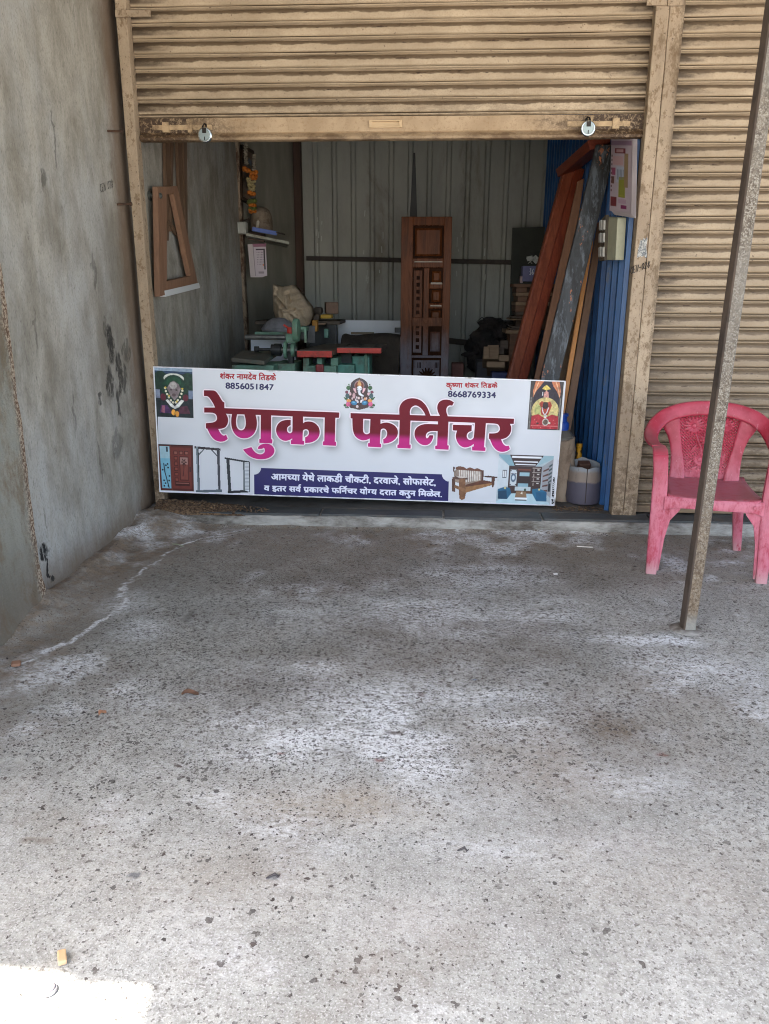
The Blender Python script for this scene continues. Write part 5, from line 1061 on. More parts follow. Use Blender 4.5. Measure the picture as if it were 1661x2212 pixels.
g = MB(); g.lathe(tuple(P(566, 498, 7.55)), [(.115, -.01), (.12, .03), (.118, .09), (.108, .14), (.085, .18), (.045, .20), (.0, .205)], 18, 'Z', (.85, 1)); one('cloth_cap_bundle', g, grimy('dusty_cloth', srgb(118, 104, 88), srgb(142, 130, 114), srgb(84, 68, 52), 14, .9, (1, 1, 1), .6), 'dusty rounded bundle standing on the worn white shelf', 'bundle', smooth=True)
g = MB(); prismpx(g, [(552, 497), (554, 478), (558, 475), (560, 480), (557, 497)], 7.36, .03); one('paper_cone', g, grimy('paper_white', srgb(176, 170, 156), srgb(190, 184, 170)), 'narrow whitish cone on the shelf left of the dusty bundle', 'cone', bevel=.004)
g = MB(); g.beam(P(545, 498.5, 7.22)+np.array([0, 0, .015]), P(598, 507.5, 7.28)+np.array([0, 0, .013]), .035, .02); one('blue_folder', g, grimy('blue_plastic_bar', srgb(52, 84, 160), srgb(66, 98, 176), None, 8, .5), 'flat blue object lying along the front of the worn shelf', 'folder')
g = MB(); g.tube([P(596, 505, 7.27)+np.array([0, 0, .012]), P(616, 509.5, 7.27)+np.array([0, 0, .012])], .007, 6); one('dark_stick', g, iron, 'short dark stick at the right end of the worn shelf', 'stick')
# calendars
def calendar(name, c4, label, pic_, par_loc, leaves=3, curl=(.0, -.012, 0)):
    r = thing(name, label, 'calendar', tuple(par_loc)); H, W = pic_.al.shape
    q = [np.array(p) for p in c4]; nrm = np.cross(q[1]-q[0], q[3]-q[0]); nrm /= np.linalg.norm(nrm)
    if nrm @ (CAM-q[0]) < 0: nrm = -nrm
    i, j = np.meshgrid(np.linspace(0, 1, W+1), np.linspace(0, 1, H+1))
    V = (q[0]*((1-i)*(1-j))[..., None]+q[1]*(i*(1-j))[..., None]+q[2]*(i*j)[..., None]+q[3]*((1-i)*j)[..., None] + nrm*(.004+.02*leaves*.3*j*0)[..., None])
    idx = np.arange((W+1)*(H+1)).reshape(H+1, W+1); F = np.stack([idx[1:, :-1], idx[1:, 1:], idx[:-1, 1:], idx[:-1, :-1]], -1).reshape(-1, 4)
    colr = np.concatenate([pic_.im.reshape(-1, 3), np.ones((H*W, 1), np.float32)], 1)
    big_mesh('top_page', V.reshape(-1, 3), F, printed(.5), r, {'Print': ('CORNER', np.repeat(colr, 4, 0))})
    pm = Mt('page_paper').done(srgb(196, 186, 186), .7)
    for k in range(leaves):
        off = -nrm*.0035*(k+1); e = (q[1]-q[0])*(.05*(k+1))*curl[0]; dn = (q[3]-q[0])*.012*k
        g = MB(); g.prism([q[0]+off+e, q[1]+off+e, q[2]+off+e+dn, q[3]+off+e+dn], nrm*.0012); g.build('page', pm, r)
    return r
p = Pic(40, 84, (196, 184, 190)); p.rect(0, 0, 1, .1, (150, 100, 120)).rect(.22, .16, .9, .2, (60, 44, 56)).rect(.78, .2, .9, .8, (64, 56, 62))
for a in range(5):
    for b in range(6): p.rect(.27+.11*a, .25+.075*b, .31+.11*a, .285+.075*b, (120, 110, 122))
p.ell(.72, .66, .05, .03, (206, 120, 60)).rect(.3, .86, .75, .93, (150, 138, 146)).rect(.0, .05, .06, 1, (150, 140, 144))
calendar('wall_calendar', [P(545, 527, 7.42), P(574, 526, 7.48), P(577, 596, 7.48), P(551, 596, 7.42)], 'narrow white and pink wall calendar hanging under the worn shelf', p, P(560, 560, 7.45), 4, (-1.6, 0, 0))
p = Pic(60, 100, (186, 170, 176)); p.rect(0, .03, 1, .09, (150, 120, 140)).rect(.2, .13, .72, .2, (120, 36, 44)).rect(.28, .145, .62, .185, (190, 150, 150)).rect(.1, .24, .62, .36, (198, 160, 160)).rect(.3, .38, .68, .6, (176, 182, 196)).rect(.06, .4, .25, .5, (150, 70, 100)).rect(.05, .52, .2, .62, (110, 70, 60)).rect(.42, .52, .74, .8, (152, 150, 62)).rect(.68, .2, .86, .66, (150, 126, 90)).rect(.04, .8, .34, .93, (120, 50, 54)).rect(.42, .82, .8, .88, (180, 150, 166)).rect(.55, .9, .82, .95, (130, 40, 90))
for a in range(5): p.rect(.34+.07*a, .42, .37+.07*a, .56, (120, 124, 140)).rect(.46+.05*a, .56, .48+.05*a, .77, (126, 128, 48))
for a in range(9): p.rect(.03, .22+.06*a, .09, .25+.06*a, (96, 60, 66))
calendar('hanging_calendar', [PX(1322, 300, 1.06), PX(1366, 300, 1.085), PX(1363, 462, 1.08), PX(1318, 455, 1.05)], 'long colourful calendar with curling pages hanging on the blue sheet wall', p, PX(1340, 380, 1.08), 5, (.3, 0, 0))
# switchboard
swb = thing('switchboard', 'cream electrical switchboard with rows of switches on the blue sheet wall', 'switchboard', tuple(PX(1312, 515, 1.09)))
crmp = grimy('cream_plastic', srgb(176, 174, 146), srgb(190, 188, 160), None, 10, .5)
g = MB(); prismwall(g, [(1306, 468), (1334, 470), (1329, 562), (1302, 562)], 1.075, .05); g.build('board_box', crmp, swb, bevel=.004)
# its front plate is turned to the shop: a shallow dark box with switches
g = MB(); prismwall(g, [(1297, 476), (1308, 464), (1304, 562), (1294, 564)], 1.055, .02); g.build('mount_plate', grimy('brown_board', srgb(74, 66, 54), srgb(96, 86, 70)), swb); mplate = swb.children[-1]
for k, (y0, y1) in enumerate(((475, 498), (503, 525), (533, 556))):
    for j in range(2):
        g = MB(); x0 = 1298+6*j-k*.8; prismwall(g, [(x0, y0+2), (x0+4.2, y0), (x0+3.8, y1-2), (x0-.4, y1)], 1.052, -.012); g.build('switch', Mt('switch_white').done(srgb(190, 186, 176), .45), mplate, bevel=.002)

# --- timber on the right: red door frame, dark plank, orange and brown battens
redw = wood('red_teak', srgb(116, 56, 36), srgb(144, 78, 52), 5, 'Z', .48, None, .4)
def lean(p0, p1, Y0, Y1, zfoot=FLOOR):
    """centre line through two pixels at depths Y0 (low) and Y1 (high), carried down to the floor"""
    a, b = P(p0[0], p0[1], Y0), P(p1[0], p1[1], Y1); k = (zfoot-a[2])/(b[2]-a[2]); return a+(b-a)*k, b
df = thing('door_frame', 'reddish brown wooden door frame with a mitred head leaning towards the blue wall', 'door frame', tuple(P(1120, 815, 6.0)))
a, b = lean((1116, 818), (1238, 368), 5.9, 6.25); b = b+(b-a)*.01
g = MB(); g.beam(a, b, .150, .055, (.15, -1, 0)); g.build('jamb', redw, df, bevel=.004)
g = MB(); o_ = np.array([.035, -.036, 0]); g.beam(a+o_, b+o_-(b-a)*.012, .062, .03, (.15, -1, 0)); g.build('rebate', wood('red_teak_rebate', srgb(112, 46, 28), srgb(140, 66, 40), 5, 'Z', .48, None, .4), df, bevel=.003)
o_ = np.array([-.058, -.036, 0]); g = MB(); g.beam(a+o_, b+o_-(b-a)*.012, .016, .03, (.15, -1, 0)); g.build('bead', redw, df, bevel=.003)
h0 = b+np.array([-.055, 0, -.02]); h1 = P(1296, 306, 5.45)
g = MB(); g.beam(h0, h1, .15, .06, (.3, -.6, -.7)); g.build('head', wood('red_teak_head', srgb(112, 48, 30), srgb(138, 66, 44), 5, 'Y', .5, None, .4), df, bevel=.004)
def plankpx(name, lo4, hi4, Y0, Y1, th, m, label, cat='plank', parent=None, bev=.003):
    a0, b0 = lean(lo4[0], hi4[0], Y0, Y1); a1, b1 = lean(lo4[1], hi4[1], Y0, Y1)
    g = MB(); n_ = 26; vs = []
    for i in range(n_+1):
        f = i/n_; l_ = a0+(b0-a0)*f; r_ = a1+(b1-a1)*f; w_ = .006*(fbm(f*5, 3+th, 3)-.5) if cat == 'plank' else 0
        vs += [l_+np.array([w_, 0, 0]), r_+np.array([-w_, 0, 0]), r_+np.array([-w_, th, 0]), l_+np.array([w_, th, 0])]
    g.add(vs, [(i*4+k, i*4+(k+1) % 4, (i+1)*4+(k+1) % 4, (i+1)*4+k) for i in range(n_) for k in range(4)] + [(0, 1, 2, 3), tuple(n_*4+k for k in range(4))])
    return one(name, g, m, label, cat, bevel=bev)
t = Mt('weathered_black_plank'); v = t.map((1, 1, .12)); n1 = t.noise(9, v, 6, .7, .8); n2 = t.noise(28, v, 5, .75); ch_ = t.noise(9, t.map((1, 1, .6), (2, 1, 5)), 5, .7)
x, y, z = t.sep(); c = t.mix(t.ramp(n1, .38, .62), srgb(42, 42, 42), srgb(72, 76, 78)); c = t.mix(t.ramp(n2, .48, .64, 0, .8), c, srgb(116, 124, 130))
c = t.mix(t.m('MULTIPLY', t.ramp(z, .5, 1.3), .25), c, srgb(54, 50, 46)); c = t.mix(t.ramp(ch_, .615, .63, 0, .9), c, srgb(170, 108, 76))
plank_m = t.done(c, .45, n2, .5, .006, 0, .35)
plankpx('weathered_plank', ((1168, 818), (1208, 818)), ((1289, 312), (1332, 312)), 5.05, 5.32, .05, plank_m, 'broad blackened weathered plank with chipped edges leaning to the right')
orw = wood('orange_wood', srgb(176, 116, 56), srgb(192, 134, 72), 4, 'Z', .5)
brw = wood('brown_wood', srgb(92, 66, 46), srgb(114, 84, 60), 4, 'Z', .6); brw2 = wood('olive_brown_wood', srgb(88, 66, 40), srgb(104, 80, 50), 4, 'Z', .6)
plankpx('orange_batten', ((1222, 822), (1232, 822)), ((1273, 520), (1282, 520)), 5.12, 5.38, .03, orw, 'narrow orange wooden batten leaning behind the blackened plank', 'batten')
plankpx('brown_board', ((1233, 823), (1250, 823)), ((1292, 480), (1306, 480)), 5.16, 5.46, .03, brw, 'brown wooden board leaning just right of the orange batten', 'board')
plankpx('olive_board', ((1196, 820), (1224, 820)), ((1262, 560), (1276, 560)), 5.22, 5.50, .03, brw2, 'olive brown board mostly hidden between blackened plank and orange batten', 'board')
plankpx('tan_board', ((1180, 700), (1215, 700)), ((1248, 392), (1262, 385)), 5.55, 5.72, .03, wood('tan_board_w', srgb(112, 74, 48), srgb(130, 90, 60), 4, 'Z', .6), 'tan board leaning behind the blackened plank, its top showing beside the red frame', 'board')
g = MB(); g.hexa([P(1222, 1000, 5.25), P(1243, 1000, 5.25), P(1243, 1000, 5.32), P(1222, 1000, 5.32), P(1225, 845, 5.4), P(1237, 836, 5.4), P(1237, 836, 5.46), P(1225, 845, 5.46)]); one('black_offcut', g, wood('black_wood', srgb(44, 40, 38), srgb(60, 54, 50), 4, 'Z', .7), 'upright black offcut standing behind the right end of the sign', 'offcut')
g = MB(); g.beam(P(1218, 962, 5.3), P(1241, 1000, 5.02), .055, .03, (.6, -.3, .5)); one('grey_offcut', g, wood('grey_offcut_w', srgb(86, 80, 70), srgb(104, 98, 86), 4, 'Z', .7), 'short greyish offcut slanting down over the sack by the sign', 'offcut', bevel=.002)

# --- things in the front right corner
sk = thing('white_sack', 'dusty off-white woven sack standing behind the right end of the sign', 'sack', tuple(PZ(1212, 1090, FLOOR)))
skm = grimy('woven_sack', srgb(140, 120, 100), srgb(164, 146, 126), srgb(112, 92, 74), 9, .9, (1, 1, .6), .4, 120, .4)
q = PZ(1208, 1088, FLOOR)+np.array([0, .16, 0])
g = MB(); ns = 28; prof = [(.108, .0), (.118, .02), (.113, .05), (.117, .09), (.112, .13), (.109, .18), (.111, .23), (.106, .28), (.109, .30), (.104, .315), (.108, .33), (.100, .37), (.101, .40), (.094, .405)]; vs = []
for r_, h_ in prof:
    for k in range(ns):
        th = 2*math.pi*k/ns; rr = r_*(1+.10*(fbm(th*1.2, h_*16, 1.6)-.5)); vs.append((q[0]+rr*math.cos(th), q[1]+rr*math.sin(th), q[2]+h_+.010*math.sin(th*2+h_*20)))
g.add(vs, [(i*ns+k, i*ns+(k+1) % ns, (i+1)*ns+(k+1) % ns, (i+1)*ns+k) for i in range(len(prof)-1) for k in range(ns)] + [tuple(range(ns)), tuple((len(prof)-1)*ns+k for k in range(ns))]); g.build('sack_body', skm, sk, smooth=True, sharp=60)
bj = thing('bottle', 'grey bottle with a blue cap rising out of the woven sack', 'bottle', tuple(q+np.array([0, 0, .39])))
g = MB(); g.lathe(tuple(q+np.array([.005, 0, .38])), [(.085, 0), (.085, .04), (.06, .07), (.035, .085), (.03, .09)], 16); g.build('bottle_body', grimy('grey_can', srgb(96, 92, 86), srgb(112, 108, 100), None, 10, .5), bj, smooth=True)
g = MB(); g.lathe(tuple(q+np.array([.005, 0, .458])), [(.05, 0), (.052, .035), (.045, .05), (.036, .055), (.036, .085), (.044, .09), (.044, .105), (.0, .107)], 16); g.build('cap', Mt('blue_cap').done(srgb(38, 78, 170), .4), bj, smooth=True, sharp=40)
ct = thing('cut_can', 'grey plastic can with its top cut away, stained purple in its lower half', 'can', tuple(PZ(1265, 1094, FLOOR)))
t = Mt('stained_can'); x, y, z = t.sep(); nn = t.noise(9, None, 5, .7); lv = t.ramp(t.m('ADD', z, t.m('MULTIPLY', nn, .05)), .165, .18); c = t.mix(lv, srgb(84, 80, 92), srgb(138, 124, 112)); c = t.mix(t.ramp(t.m('ADD', z, t.m('MULTIPLY', nn, .06)), .235, .26), c, srgb(140, 144, 146)); c = t.mix(t.ramp(t.noise(40, t.map((1, 1, .4)), 5, .75), .58, .7, 0, .5), c, srgb(96, 84, 76)); canm = t.done(c, .6, nn, .2, .004)
q = PZ(1265, 1094, FLOOR)+np.array([0, .115, 0]); g = MB(); ns = 32; prof = [(.085, 0), (.106, .008), (.112, .04), (.108, .12), (.101, .19), (.096, .245), (.093, .245), (.098, .19), (.105, .12), (.107, .03), (.0, .02)]; vs = []
for i, (r_, h_) in enumerate(prof):
    for k in range(ns):
        th = 2*math.pi*k/ns; dz = .028*max(0, math.sin(th))*(1 if 5 <= i <= 6 else 0) + (.004*math.sin(5*th)+.003*math.sin(9*th) if 5 <= i <= 6 else 0); vs.append((q[0]+r_*math.cos(th), q[1]+r_*math.sin(th), q[2]+h_+dz))
g.add(vs, [(i*ns+k, i*ns+(k+1) % ns, (i+1)*ns+(k+1) % ns, (i+1)*ns+k) for i in range(len(prof)-1) for k in range(ns)]+[tuple(range(ns-1, -1, -1))]); g.build('can_body', canm, ct, smooth=True, sharp=50)
g = MB(); g.tube([q+np.array([-.004, -.1125, .02]), q+np.array([-.004, -.109, .12]), q+np.array([-.003, -.0975, .24])], .0025, 6); g.build('seam', Mt('seam_dark').done(srgb(60, 50, 46), .7), ct)
g = MB(); g.obox(q+np.array([-.002, .03, .225]), (.075, .05, .075), .35, 0, .1); one('brown_block', g, grimy('brown_block_m', srgb(70, 48, 38), srgb(84, 60, 48)), 'dark brown block standing in the cut grey can', 'block', bevel=.005)
g = MB(); q2 = q+np.array([-.012, .17, 0]); g.lathe(tuple(q2), [(.028, 0), (.03, .01), (.03, .20), (.02, .23), (.016, .25), (.021, .255), (.021, .285), (.018, .33), (.021, .335), (.021, .355), (.0, .357)], 14)
t = Mt('yellow_bottle_m'); c = t.mix(t.ramp(t.noise(28, None, 3), .46, .54), srgb(190, 138, 32), srgb(64, 46, 24)); one('yellow_bottle', g, t.done(c, .4), 'yellow and black bottle neck behind the cut grey can', 'bottle', smooth=True)
g = MB(); g.lathe(tuple(q+np.array([-.13, .16, 0])), [(.07, 0), (.085, .05), (.08, .2), (.075, .27), (.05, .305), (.01, .31)], 12); one('purple_bag', g, grimy('purple_cloth', srgb(66, 60, 104), srgb(84, 76, 124), None, 12, .8), 'purple cloth bag between the woven sack and the cut can', 'bag', smooth=True)
dbm = MB()
for i in range(90):
    qq = (random.uniform(.80, 1.1), random.uniform(4.70, 4.80), FLOOR+.003); dbm.obox(qq, (random.uniform(.006, .03), random.uniform(.003, .007), .002), random.uniform(-.4, .4), random.uniform(-.4, .4), random.uniform(0, 3.1))
props(dbm.build('wood_shavings', rubm, None), 'scattered wood shavings on the floor around the cut can', 'debris', None, 'stuff')

# --- carved door leaf standing in the middle
Yd = 6.9; a, b = P(867, 468, Yd), P(977, 468, Yd); x0, x1, zt = a[0], b[0], a[2]; wD = x1-x0; hD = zt-FLOOR
t = Mt('door_wood'); v = t.map((4, 4, .35)); wv = t.noise(6, v, 6, .7, 1.2); z = t.sep()[2]; nn = t.noise(5, None, 5, .7)
c = t.mix(t.ramp(wv, .35, .65), srgb(72, 38, 19), srgb(104, 58, 29)); sheen_low = t.m('MULTIPLY', t.ramp(t.m('ADD', z, t.m('MULTIPLY', nn, .25)), 1.18, .86), t.ramp(t.noise(18, t.map((1, 1, .4)), 5, .7), .3, .55, .55, 1))
c = t.mix(t.m('MULTIPLY', sheen_low, .85), c, srgb(120, 120, 128)); doorm = t.done(c, t.ramp(wv, .3, .7, .22, .32), wv, .12, .003, 0, .07)  # lower half paled: reflected outdoor sheen put into the wood colour
t = Mt('door_groove'); c = t.mix(t.ramp(t.noise(9, t.map((3, 3, .4)), 5), .35, .65), srgb(40, 23, 14), srgb(54, 32, 20)); groovem = t.done(c, .7, None, spec=.05)
glint = grimy('pale_highlight', srgb(176, 166, 150), srgb(206, 198, 184), None, 40, .95)  # light caught on the rail bevels, put into a pale colour
dr = thing('carved_door', 'dark brown carved wooden door leaf with panels standing upright in the middle', 'door', (x0+wD/2, Yd, FLOOR))
DX = lambda f: x0+wD*f
def DZ(py): return P(920, py, Yd)[2]
g = MB(); g.box((x0+.004, Yd+.018, FLOOR+.002), (x1-.004, Yd+.045, zt-.002)); dback = g.build('backing', groovem, dr)
for f0, f1 in ((0, .235), (.845, 1)):
    g = MB(); g.box((DX(f0), Yd, FLOOR), (DX(f1), Yd+.04, zt)); g.build('stile', doorm, dr, bevel=.003)
for y0_, y1_ in ((468, 487), (558, 578), (686, 705), (768, 773)):
    g = MB(); g.box((DX(.2352), Yd+.001, DZ(y1_)), (DX(.8448), Yd+.039, DZ(y0_))); g.build('rail', doorm, dr, bevel=.003)
g = MB(); g.box((DX(.46), Yd+.0015, DZ(768)), (DX(.57), Yd+.038, DZ(579))); g.build('mullion', doorm, dr, bevel=.003)
def panel(fa, fb, ya_, yb2, d=.012):
    g = MB(); X0, X1, Z0, Z1 = DX(fa), DX(fb), DZ(yb2), DZ(ya_); i_ = .026
    v_ = [(X0+.011, Yd+.0178, Z0+.011), (X1-.011, Yd+.0178, Z0+.011), (X1-.011, Yd+.0178, Z1-.011), (X0+.011, Yd+.0178, Z1-.011), (X0+i_, Yd+.017-d, Z0+i_), (X1-i_, Yd+.017-d, Z0+i_), (X1-i_, Yd+.017-d, Z1-i_), (X0+i_, Yd+.017-d, Z1-i_)]
    g.add(v_, [(0, 1, 5, 4), (1, 2, 6, 5), (2, 3, 7, 6), (3, 0, 4, 7), (4, 5, 6, 7)]); return g.build('panel', doorm, dr)
panel(.25, .83, 490, 556); panel(.60, .83, 583, 612); panel(.60, .83, 624, 655); panel(.59, .835, 668, 706); panel(.59, .835, 714, 762)
for y0_, y1_ in ((612, 624), (655, 667)):
    g = MB(); g.box((DX(.572), Yd+.002, DZ(y1_)), (DX(.842), Yd+.036, DZ(y0_))); g.build('rail', doorm, dr, bevel=.006)
g = MB(); g.box((DX(.26), Yd+.010, DZ(762)), (DX(.43), Yd+.019, DZ(584))); g.build('strip_panel', doorm, dr, bevel=.002)
blk = MB()
for k in range(11):
    zc_ = DZ(600+15*k); blk.box((DX(.315), Yd+.004, zc_-.016), (DX(.385), Yd+.0098, zc_+.016))
blk.build('carved_squares', groovem, dback, bevel=.002)
panel(.25, .84, 776, 905, .006)
for fa, fb, y_ in ((.26, .83, 565), (.60, .835, 612.5), (.60, .835, 660)):  # added strips that paint the highlights along the rail edges
    g = MB(); zq = DZ(y_); g.hexa([(DX(fa), Yd-.004, zq-.006), (DX(fb), Yd-.004, zq-.006), (DX(fb), Yd+.012, zq+.006), (DX(fa), Yd+.012, zq+.006), (DX(fa)+.004, Yd-.0055, zq-.003), (DX(fb)-.004, Yd-.0055, zq-.003), (DX(fb)-.006, Yd+.010, zq+.010), (DX(fa)+.006, Yd+.010, zq+.010)]); g.build('ledge_highlight', glint, dr)
fan = MB()
for k in range(8):
    th = R(12+k*22); c_ = np.array([DX(.56), Yd+.004, DZ(815)]); e_ = c_+np.array([math.cos(th)*.085, 0, math.sin(th)*.085]); fan.sweep([c_, (c_+e_)/2+np.array([0, -.004, 0]), e_], [(.003, .004), (.011, .006), (.004, .003)], (math.sin(th), 0, -math.cos(th)), 8)
for f in (.36, .72):
    for k in range(3): fan.box((DX(f)+.012*k, Yd+.003, DZ(795)), (DX(f)+.006+.012*k, Yd+.011, DZ(783)))
fan.build('carved_fan', groovem, dback, smooth=True)
# saw blade behind the door
g = MB(); prismpx(g, [(893, 330), (897, 330), (901, 466), (902, 560), (884, 560), (885, 466)], 7.6, .004); one('saw_blade', g, Mt('dark_blade').done(srgb(44, 46, 46), .5, None, metal=.5), 'tall dark tapering blade rising behind the top of the carved door', 'saw')

# --- woodworking machine
grn = grimy('machine_green', srgb(92, 130, 108), srgb(114, 152, 130), srgb(98, 92, 76), 9, .55, (1, 1, 1), .55, 60, .15)
grn2 = grimy('machine_teal', srgb(82, 140, 122), srgb(98, 156, 138), srgb(80, 84, 72), 7, .5, (1, 1, 1), .4, 60, .1)
redm = grimy('machine_red', srgb(190, 54, 44), srgb(206, 70, 56), srgb(120, 60, 48), 9, .5); topm = grimy('machine_top', srgb(66, 62, 56), srgb(90, 84, 76), srgb(122, 106, 88), 8, .5, (1, 1, 1), .5); drk = grimy('machine_dark', srgb(36, 38, 38), srgb(54, 56, 56), None, 12, .5, metal=.3); stl = grimy('machine_steel', srgb(88, 90, 88), srgb(124, 124, 120), srgb(70, 60, 50), 14, .4, metal=.6)
mc = thing('woodworking_machine', 'green woodworking machine with red edged tables, drill spindle and small side table', 'machine', tuple(PZ(690, 980, FLOOR)))
def bxM(nm, x0, y0, x1, y1, Y, d, m, bev=.004, par=None):
    g = MB(); (a_, b_), (c_, d_) = MM(x0, y0), MM(x1, y1); boxpx(g, a_, b_, c_, d_, Y, d); return g.build(nm, m, par or mc, bevel=bev)
Ym = 5.95
bxM('table_edge', 635, 783, 948, 842, Ym, .03, redm); bxM('table_edge', 990, 757, 1385, 806, Ym+.12, .03, redm)
def tabletop(x0, x1, ye, Y, ex, d):
    za = P(*MM(x0, ye), Y)[2]; xa, xb = P(*MM(x0, ye), Y)[0], P(*MM(x1, ye), Y)[0]; g = MB(); g.hexa([(xa, Y+.004, za-.035), (xb, Y+.004, za-.035), (xb+ex[1], Y+d, za-.035), (xa+ex[0], Y+d, za-.035), (xa, Y+.004, za+.004), (xb, Y+.004, za+.004), (xb+ex[1], Y+d, za+.004), (xa+ex[0], Y+d, za+.004)]); return g
tabletop(635, 948, 783, Ym, (.12, .12), .82).build('machine_table', topm, mc, bevel=.004); tabletop(990, 1385, 757, Ym+.12, (.0, .02), .42).build('machine_table', topm, mc, bevel=.004)
for k in range(3):
    g = MB(); za = P(*MM(1000, 757), Ym+.12)[2]; xx = P(*MM(1050+k*130, 757), Ym+.12)[0]; g.box((xx, Ym+.16, za+.0045), (xx+.012, Ym+.52, za+.0075)); g.build('table_slot', drk, mc)
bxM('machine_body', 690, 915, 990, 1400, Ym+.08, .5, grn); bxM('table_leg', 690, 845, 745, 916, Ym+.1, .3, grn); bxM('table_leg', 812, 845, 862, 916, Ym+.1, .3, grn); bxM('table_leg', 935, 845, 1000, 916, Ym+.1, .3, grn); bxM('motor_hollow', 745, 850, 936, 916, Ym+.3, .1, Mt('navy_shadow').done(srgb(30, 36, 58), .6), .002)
bxM('machine_body', 992, 905, 1150, 1400, Ym+.2, .4, grn2); bg_ = bxM('belt_guard', 1125, 828, 1282, 1400, Ym+.3, .3, grn2, .012); bxM('guard_hinge', 1235, 815, 1262, 1000, Ym+.28, .02, grn, .003, bg_); bxM('body_dark_gap', 1004, 806, 1124, 905, Ym+.34, .25, drk, .002)
bxM('adjust_knob', 800, 905, 872, 975, Ym+.02, .06, grimy('dull_red', srgb(130, 44, 48), srgb(150, 60, 60), None, 14, .5), .012)
# spindle with drill chuck, post and arm
def tubeM(nm, p0, p1, Y, r, m, n_=14): g = MB(); g.tube([P(*MM(*p0), Y), P(*MM(*p1), Y)], r, n_); return g.build(nm, m, mc, smooth=True, sharp=50)
Yk = 6.0
tubeM('drill_bit', (262, 768), (300, 768), Yk, .022, drk); tubeM('drill_bit', (295, 770), (420, 772), Yk, .011, drk); tubeM('drill_chuck', (412, 774), (500, 775), Yk, .042, drk); tubeM('drill_chuck', (440, 774), (497, 775), Yk, .048, drk); tubeM('spindle', (497, 774), (640, 778), Yk, .022, stl); tubeM('pulley', (528, 776), (552, 776), Yk, .068, grn); tubeM('pulley', (590, 776), (622, 776), Yk, .052, grn)
bxM('spindle_post', 553, 725, 600, 900, Yk-.01, .08, drk); bxM('arm_block', 533, 632, 625, 718, Yk, .14, grn, .015); tubeM('arm_bar', (183, 661), (540, 663), Yk+.05, .020, stl)
bxM('arm_rail', 262, 615, 700, 650, Yk+.4, .08, grn); tubeM('red_lever', (583, 628), (583, 575), Yk+.05, .03, redm); tubeM('red_lever', (575, 590), (520, 552), Yk+.05, .008, redm)
g = MB(); g.lathe(tuple(P(*MM(632, 600), Yk+.02)), [(.03, -.03), (.085, -.02), (.09, 0), (.085, .02), (.03, .03)], 22, 'X'); g.build('saw_wheel', grn, mc, smooth=True)
bxM('motor', 645, 568, 722, 618, Yk+.05, .16, grn, .02); bxM('motor', 662, 600, 716, 690, Yk+.07, .12, drk, .01); bxM('motor_bracket', 697, 588, 722, 712, Yk, .03, grn); bxM('fence_plate', 722, 560, 798, 712, Yk+.4, .02, grimy('dull_steel', srgb(66, 68, 70), srgb(84, 86, 88), None, 8, .5)); bxM('base_casting', 440, 895, 632, 1400, Yk-.02, .35, grn, .01)
# small tilting side table
sdt = P(*MM(60, 885), 5.75); g = MB(); e1 = P(*MM(350, 905), 5.7); bk_ = P(*MM(480, 832), 6.25)
zz = sdt[2]; g.prism([P(*MM(58, 880), 5.75), P(*MM(350, 908), 5.75)+np.array([0, 0, -.0]), np.array([bk_[0], 6.25, zz+.02]), np.array([P(*MM(150, 822), 6.25)[0], 6.25, zz+.02])], (0, 0, .03)); g.build('side_table', grimy('dusty_plate', srgb(92, 86, 74), srgb(116, 110, 96), srgb(84, 110, 96), 8, .7), mc, bevel=.004)
bxM('side_table_body', 60, 908, 445, 1300, 5.8, .35, grn, .01)
# clutter on and behind it
g = MB(); a_ = MM(228, 680); b_ = MM(640, 890); boxpx(g, a_[0], a_[1], b_[0], b_[1]+120, 6.75, .012); one('laminate_sheet', g, grimy('bluish_laminate', srgb(214, 222, 234), srgb(222, 228, 238), None, 3, .5), 'pale bluish sheet standing behind the drill spindle', 'sheet')
g = MB(); a_ = MM(1000, 512); b_ = MM(1556, 720); boxpx(g, a_[0], a_[1], b_[0], b_[1]+150, 7.7, .012); one('laminate_sheet', g, grimy('bluish_laminate_b', srgb(214, 220, 226), srgb(222, 226, 230), None, 3, .5), 'pale bluish sheet standing between machine tables and the carved door', 'sheet')
# canvas bag
t = Mt('canvas'); n1 = t.noise(5, None, 5, .7); fo = t.noise(3.5, t.map((1, 1, .8)), 3, .5, 1.5); c = t.mix(t.ramp(n1, .36, .64), srgb(180, 162, 136), srgb(200, 182, 156)); cm = t.done(c, .95, t.m('ADD', t.m('MULTIPLY', fo, 1.5), t.noise(200)), .6, .02)
out = [(424, 195), (432, 200), (470, 212), (510, 216), (540, 210), (592, 198), (625, 232), (662, 275), (700, 330), (752, 395), (766, 470), (742, 545), (700, 600), (560, 610), (470, 575), (430, 430), (424, 300)]
Yb = 6.9; ctrb = np.array([590., 440.])
oo = []
for k in range(len(out)):
    a_, b_ = np.array(out[k], float), np.array(out[(k+1) % len(out)], float)
    for u in (0, .25, .5, .75): oo.append(a_+(b_-a_)*u+np.array([6*(fbm(k+u, 2, 2)-.5), 6*(fbm(k+u, 7, 2)-.5)]))
folds = [((500, 330), (560, 400)), ((540, 400), (640, 410)), ((470, 240), (485, 330)), ((600, 340), (690, 300)), ((530, 420), (545, 570)), ((690, 430), (720, 540)), ((585, 290), (600, 360)), ((640, 260), (560, 280)), ((440, 300), (520, 340)), ((620, 470), (700, 590))]
